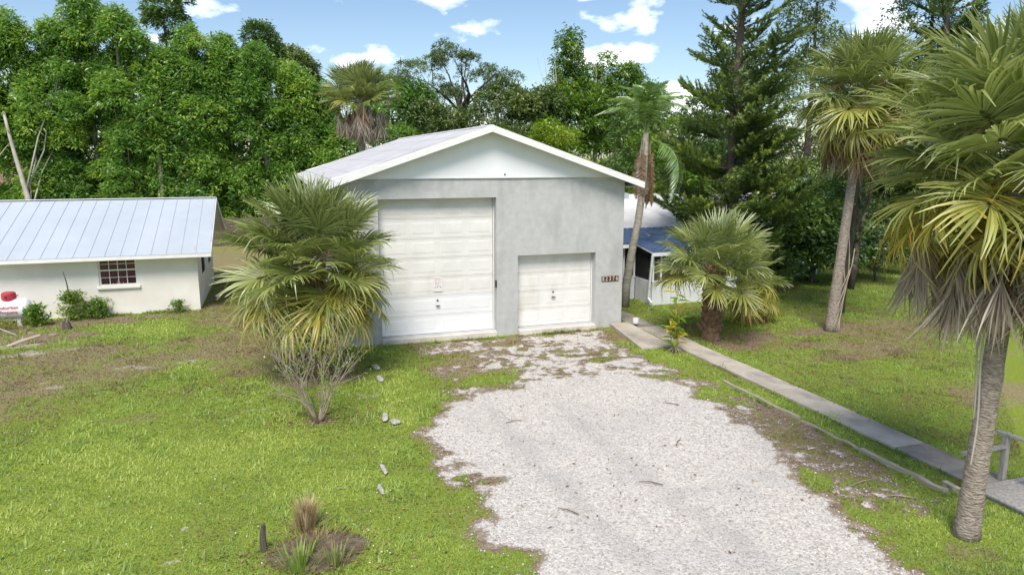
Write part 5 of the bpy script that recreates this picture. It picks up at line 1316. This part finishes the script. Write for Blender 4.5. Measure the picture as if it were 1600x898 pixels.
# far woods: one mass behind everything
rn = np.random.default_rng(700)
lb = []
for i in range(150):
    x = -75 + 165 * (i + rn.random()) / 150; y = 82 + rn.uniform(-5, 5) - .002 * (x - 10) ** 2
    for z in (2.5, 6.0): lb.append((x, y, z + rn.uniform(-.6, 1.4), 2.2, 2.0, 2.4))
me, _ = crown_mesh(lb, 4200, .65, 7, rn, tone_mu=.4)
me.materials.append(MATS['leaf_dark'])
tag(link('distant_woods', me), 'distant dark woods closing the horizon behind the yards', 'woods', kind='stuff')

# ================================================================ SHRUBS AND PLANTS IN THE YARD
# half bare shrub in front of the bushy palm
sh = thing('bare_shrub', 'half bare shrub with thin grey twigs in front of the bushy palm', 'shrub', (.66, 15.8, 0))
rn = random.Random(31); tips = []
def grow(p, d, ln_, r_, depth, stems):
    pts = [p]; q = Vector(p); dd = Vector(d)
    for i in range(4):
        dd = (dd + Vector((rn.gauss(0, .13), rn.gauss(0, .13), .05))).normalized(); q = q + dd * ln_ / 4; pts.append(q.copy())
    stems.tube([tuple(x_) for x_ in pts], [r_ * (1 - .13 * i) for i in range(5)], 5 if depth < 2 else 3, cap=False)
    if depth >= 3: tips.append(q.copy()); return
    for i in range(rn.choice((2, 3, 3)) if depth < 2 else 2):
        k_ = rn.choice((2, 3, 4)); nd_ = (dd + Vector((rn.gauss(0, .5), rn.gauss(0, .5), rn.gauss(.02, .22)))).normalized()
        grow(pts[k_], nd_, ln_ * rn.uniform(.55, .85), r_ * .5, depth + 1, stems)
for i in range(18):
    a_ = i * 2.4; tilt = .18 + .8 * ((i % 4) / 3)
    stm = MB(); grow(Vector((.66 + .07 * math.cos(a_), 15.8 + .07 * math.sin(a_), -.03)), Vector((math.cos(a_) * tilt, math.sin(a_) * tilt * .8, 1)).normalized(), rn.uniform(.95, 1.35), .017, 0, stm)
    stm.build('stem', 'twig', sh)
rng2 = np.random.default_rng(32)
tp = np.array([tuple(t_ - Vector((.66, 15.8, 0))) for t_ in tips]); tp = tp[rng2.random(len(tp)) < .55]
tp = np.concatenate([tp, tp * rng2.uniform(.5, .95, (len(tp), 1))])
V, T = leaf_clusters(tp, np.tile([[0, 0, .3]], (len(tp), 1)), .065, 4, rng2, np.full(len(tp), .55), slim=.5)
link('foliage', np_mesh('foliage', V, np.arange(len(V)).reshape(-1, 4), tone=T, mat='leaf_lime'), sh)

# leafy ornamental by the walkway: each leaf a part
def leaf_blade(ln_, w_):
    V = [(0, 0, 0), (ln_ * .3, w_ * .42, .02), (ln_ * .65, w_ * .40, .0), (ln_, 0, -ln_ * .22), (ln_ * .65, -w_ * .40, .0), (ln_ * .3, -w_ * .42, .02), (ln_ * .35, 0, -.012), (ln_ * .68, 0, -.035)]
    return np_mesh('leaf', np.array(V), np.array([(0, 6, 1), (6, 7, 2), (6, 2, 1), (7, 3, 2), (0, 5, 6), (6, 5, 4), (6, 4, 7), (7, 4, 3)]), tone=[.4, .42, .45, .5, .45, .42, .3, .3], mat='croton')
LB = [leaf_blade(.34, .10), leaf_blade(.28, .09)]
cp = thing('ornamental_plant', 'upright plant with yellow and orange mottled leaves beside the walkway', 'plant', (11.12, 18.4, 0))
for k, (dx_, dy_, hh) in enumerate(((0, 0, 1.8), (.16, .05, 1.3), (-.14, .08, .85), (.05, -.15, .7))):
    MB().tube([(11.12 + dx_ * .3, 18.4 + dy_ * .3, -.03), (11.12 + dx_ * .8, 18.4 + dy_ * .8, hh * .5), (11.12 + dx_, 18.4 + dy_, hh)], [.018, .014, .008], 6).build('stem', 'twig', cp)
    nlv = int(hh * 13)
    for i in range(nlv):
        f_ = .22 + .78 * (i + .5) / nlv
        if k == 0 and .62 < f_ < .84: continue
        a_ = i * 2.4 + k
        link('leaf', LB[i % 2], cp, (dx_ * f_, dy_ * f_, hh * f_), (0, R(-rn.uniform(-15, 62)), a_), rn.uniform(.95, 1.4))
rt = MB()
for i in range(12):
    a_ = i * .55; rt.tube([(11.12, 18.4, .16), (11.12 + .1 * math.cos(a_), 18.4 + .1 * math.sin(a_), .1), (11.12 + .24 * math.cos(a_), 18.4 + .22 * math.sin(a_), -.02)], [.012, .01, .006], 4)
rt.build('root', 'twig', cp)

# weeds by the cream wall
def weed(name, label, x, y, w, hgt, ncl, leaf, mat, seed, cat='weeds', slim=.4):
    r2 = np.random.default_rng(seed)
    t = thing(name, label, cat, (x, y, 0), 'weeds growing along the cream house wall' if y > 25 else None)
    c = np.stack([r2.normal(0, w * .5, ncl), r2.normal(0, w * .3, ncl), hgt * r2.random(ncl) ** .8], 1); c[:, :2] *= (1 - .5 * c[:, 2:3] / hgt)
    V, T = leaf_clusters(c, np.tile([[0, 0, .5]], (ncl, 1)), leaf, 9, r2, np.clip(r2.normal(.5, .15, ncl), 0, 1), slim=slim)
    link('foliage', np_mesh('foliage', V, np.arange(len(V)).reshape(-1, 4), tone=T, mat=mat), t)
    mb = MB()
    for i in range(7):
        a_ = i * .9; mb.tube([(x, y, -.03), (x + w * .25 * math.cos(a_), y + w * .2 * math.sin(a_), hgt * .6)], [.008, .004], 4)
    mb.build('stem', 'twig', t); return t
weed('weed_clump', 'yellow green weed bush around the bare stick by the cream wall', -7.0, 28.9, .62, .95, 130, .14, 'leaf_lime', 41)
weed('weed_clump', 'darker green weed clump right of the yellow green bush', -6.25, 29.0, .65, .62, 130, .12, 'leaf_bamboo', 42)
weed('weed_clump', 'broad leaved weeds hiding the right end of the propane tank', -7.95, 28.2, .42, .62, 60, .18, 'leaf_bamboo', 43)
weed('weed_clump', 'low dry olive weeds along the front of the propane tank', -9.3, 27.9, 1.1, .30, 160, .11, 'frond_olive', 44, slim=.25)
weed('weed_clump', 'small green weeds near the right corner of the cream house', -3.6, 29.0, .42, .42, 70, .10, 'leaf_bamboo', 45)
sk = MB().tube([(-7.12, 28.95, -.03), (-7.10, 28.95, .8), (-7.15, 28.95, 1.35), (-7.22, 28.95, 1.72)], [.03, .03, .022, .012], 6)
tag(sk.build('bare_stick', 'bark_dark'), 'bare dark stick standing in the yellow green weeds', 'stick')
br = MB().tube([(-9.6, 27.0, .02), (-9.2, 26.95, .22), (-8.7, 26.9, .24), (-8.2, 26.8, .0)], [.03, .03, .028, .02], 6); tag(br.build('fallen_branch', 'bark_pale'), 'curved pale fallen branch in front of the propane tank', 'branch')
br = MB().tube([(-8.0, 25.2, .0), (-7.6, 25.4, .12), (-7.2, 25.6, .20)], [.05, .05, .045], 7); tag(br.build('fallen_branch', 'tan_board'), 'short brown log end on the bare soil left of the lawn', 'branch')
st2 = thing('tree_stump', 'small dark splintered stump on bare soil by the cream house', 'stump', (-6.9, 27.4, 0))
MB().tube([(-6.9, 27.4, -.05), (-6.9, 27.4, .12), (-6.92, 27.4, .26)], [.17, .13, .10], 9).build('trunk', 'bark_dark', st2)
for k in range(5): MB().tube([(-6.9 + .08 * math.cos(k * 1.3), 27.4 + .08 * math.sin(k * 1.3), .2), (-6.9 + .1 * math.cos(k * 1.3), 27.4 + .1 * math.sin(k * 1.3), .34 + .05 * (k % 3))], [.03, .006], 4).build('splinter', 'bark_grey', st2)

# front stump patch with straw tuft
def blades(n, hgt, sp, lean_, r2, wd=.008):
    az = r2.uniform(0, 6.283, n); q = r2.random(n); l = hgt * r2.uniform(.55, 1.05, n)
    b = np.stack([sp * q * np.cos(az), sp * q * np.sin(az), np.full(n, -.02)], 1)
    d = np.stack([np.cos(az) * lean_ * q, np.sin(az) * lean_ * q, np.ones(n)], 1); d /= np.linalg.norm(d, axis=1, keepdims=True)
    s = np.stack([-np.sin(az), np.cos(az), np.zeros(n)], 1) * wd
    m1 = b + d * (l * .6)[:, None]; tip = b + d * l[:, None] + np.stack([np.cos(az), np.sin(az), -np.ones(n) * .5], 1) * (l * .18 * r2.random(n))[:, None]
    V = np.stack([b - s, b + s, m1 + s * .8, m1 - s * .8, tip + s * .1, tip - s * .1], 1).reshape(-1, 3)
    i = 6 * np.arange(n)[:, None]
    F = np.concatenate([i + np.array([[0, 1, 2, 3]]), i + np.array([[3, 2, 4, 5]])])
    return V, F, np.repeat(r2.random(n), 6)
r2 = np.random.default_rng(51)
tf = thing('straw_tuft', 'dry straw coloured grass tuft on an old stump in the front lawn', 'tuft', (.2, 10.95, 0))
V, F, T = blades(260, .58, .13, .28, r2, .007); link('dry_blades', np_mesh('dry_blades', V, F, tone=T, mat='straw'), tf)
V, F, T = blades(120, .30, .2, 1.4, r2, .007); link('dry_blades', np_mesh('dry_blades', V, F, tone=T * .6, mat='straw'), tf)
nr, na = 14, 36
rr_ = np.linspace(.02, 1.0, nr)[:, None]; ta = np.linspace(0, 6.283, na, endpoint=False)[None]
rim = .62 + .28 * vnoise(np.cos(ta) * 2 + 5, np.sin(ta) * 2 + 5, 1.3, 6)
mx_ = .28 + rr_ * rim * np.cos(ta); my_ = 10.3 + rr_ * rim * .75 * np.sin(ta)
mz_ = .07 * (1 - rr_ ** 1.5) - .03 * rr_ ** 4 + .10 * (fbm(mx_, my_, 6.0, 8, 4) - .5) * (1 - rr_ ** 3) - .012
V_ = np.stack([mx_, my_, mz_], 2).reshape(-1, 3); F_ = []
for j in range(nr - 1):
    for i in range(na): F_.append((na * j + i, na * (j + 1) + i, na * (j + 1) + (i + 1) % na, na * j + (i + 1) % na))
mo = np_mesh('soil_mound', V_, np.array(F_), smooth=True, mat='soil')
tag(link('soil_mound', mo), 'low patch of crumbly dark soil round the straw tuft', kind='structure')
wd_ = thing('dead_weeds', 'tangle of dead brown stems and weeds on the soil patch in the front lawn', 'weeds', (.28, 10.3, 0))
V, F, T = blades(420, .20, .62, 2.2, r2, .005); link('dry_stems', np_mesh('dry_stems', V, F, tone=T * .7, mat='frond_brown'), wd_)
V, F, T = blades(260, .16, .75, 2.0, r2, .008); link('green_stems', np_mesh('green_stems', V, F, tone=.35 + .5 * T, mat='grass'), wd_)
gt = thing('green_tuft', 'bright green grass blades growing on the soil mound', 'tuft', (.05, 9.85, 0))
V, F, T = blades(90, .42, .25, .7, r2, .012); link('blades', np_mesh('blades', V, F, tone=.6 + .35 * T, mat='grass'), gt)
gt = thing('green_tuft', 'sparse green and tan blades at the front of the soil mound', 'tuft', (.55, 9.75, 0))
V, F, T = blades(80, .32, .3, .9, r2, .009); link('blades', np_mesh('blades', V, F, tone=.15 + .6 * T, mat='grass'), gt)
stk = MB(); stk.tube([(-.42, 10.5, -.03), (-.43, 10.5, .2), (-.41, 10.49, .40)], [.05, .045, .032], 8); tag(stk.build('wooden_stake', 'bark_dark'), 'short dark stake beside the soil mound in the front lawn', 'stake')
# twigs on the gravel
rn = random.Random(77)
for i, (x, y, l_, a_, words) in enumerate(((4.75, 14.35, .42, .1, 'dark twig on the left part of the gravel'), (7.55, 12.2, .40, .8, 'brown twig on the right part of the gravel'), (4.3, 10.2, .38, 2.3, 'short brown twig near the left front of the gravel'), (6.1, 10.7, .42, 2.5, 'thin twig in the middle front of the gravel'), (8.6, 14.3, .4, 2.4, 'twig at the right back of the gravel'), (9.7, 9.55, .7, .15, 'pale stick on the grassy shoulder right of the gravel'), (9.9, 8.9, .5, 2.6, 'pale stick lying near the largest palm'))):
    c_, s_ = math.cos(a_), math.sin(a_)
    o = MB().tube([(x - c_ * l_ / 2, y - s_ * l_ / 2, .0), (x, y + .03, .012), (x + c_ * l_ / 2, y + s_ * l_ / 2, .005)], [.009, .010, .005], 5).build('fallen_twig', 'twig' if i > 4 else 'boot')
    tag(o, words, 'twig', 'twigs lying on the drive')
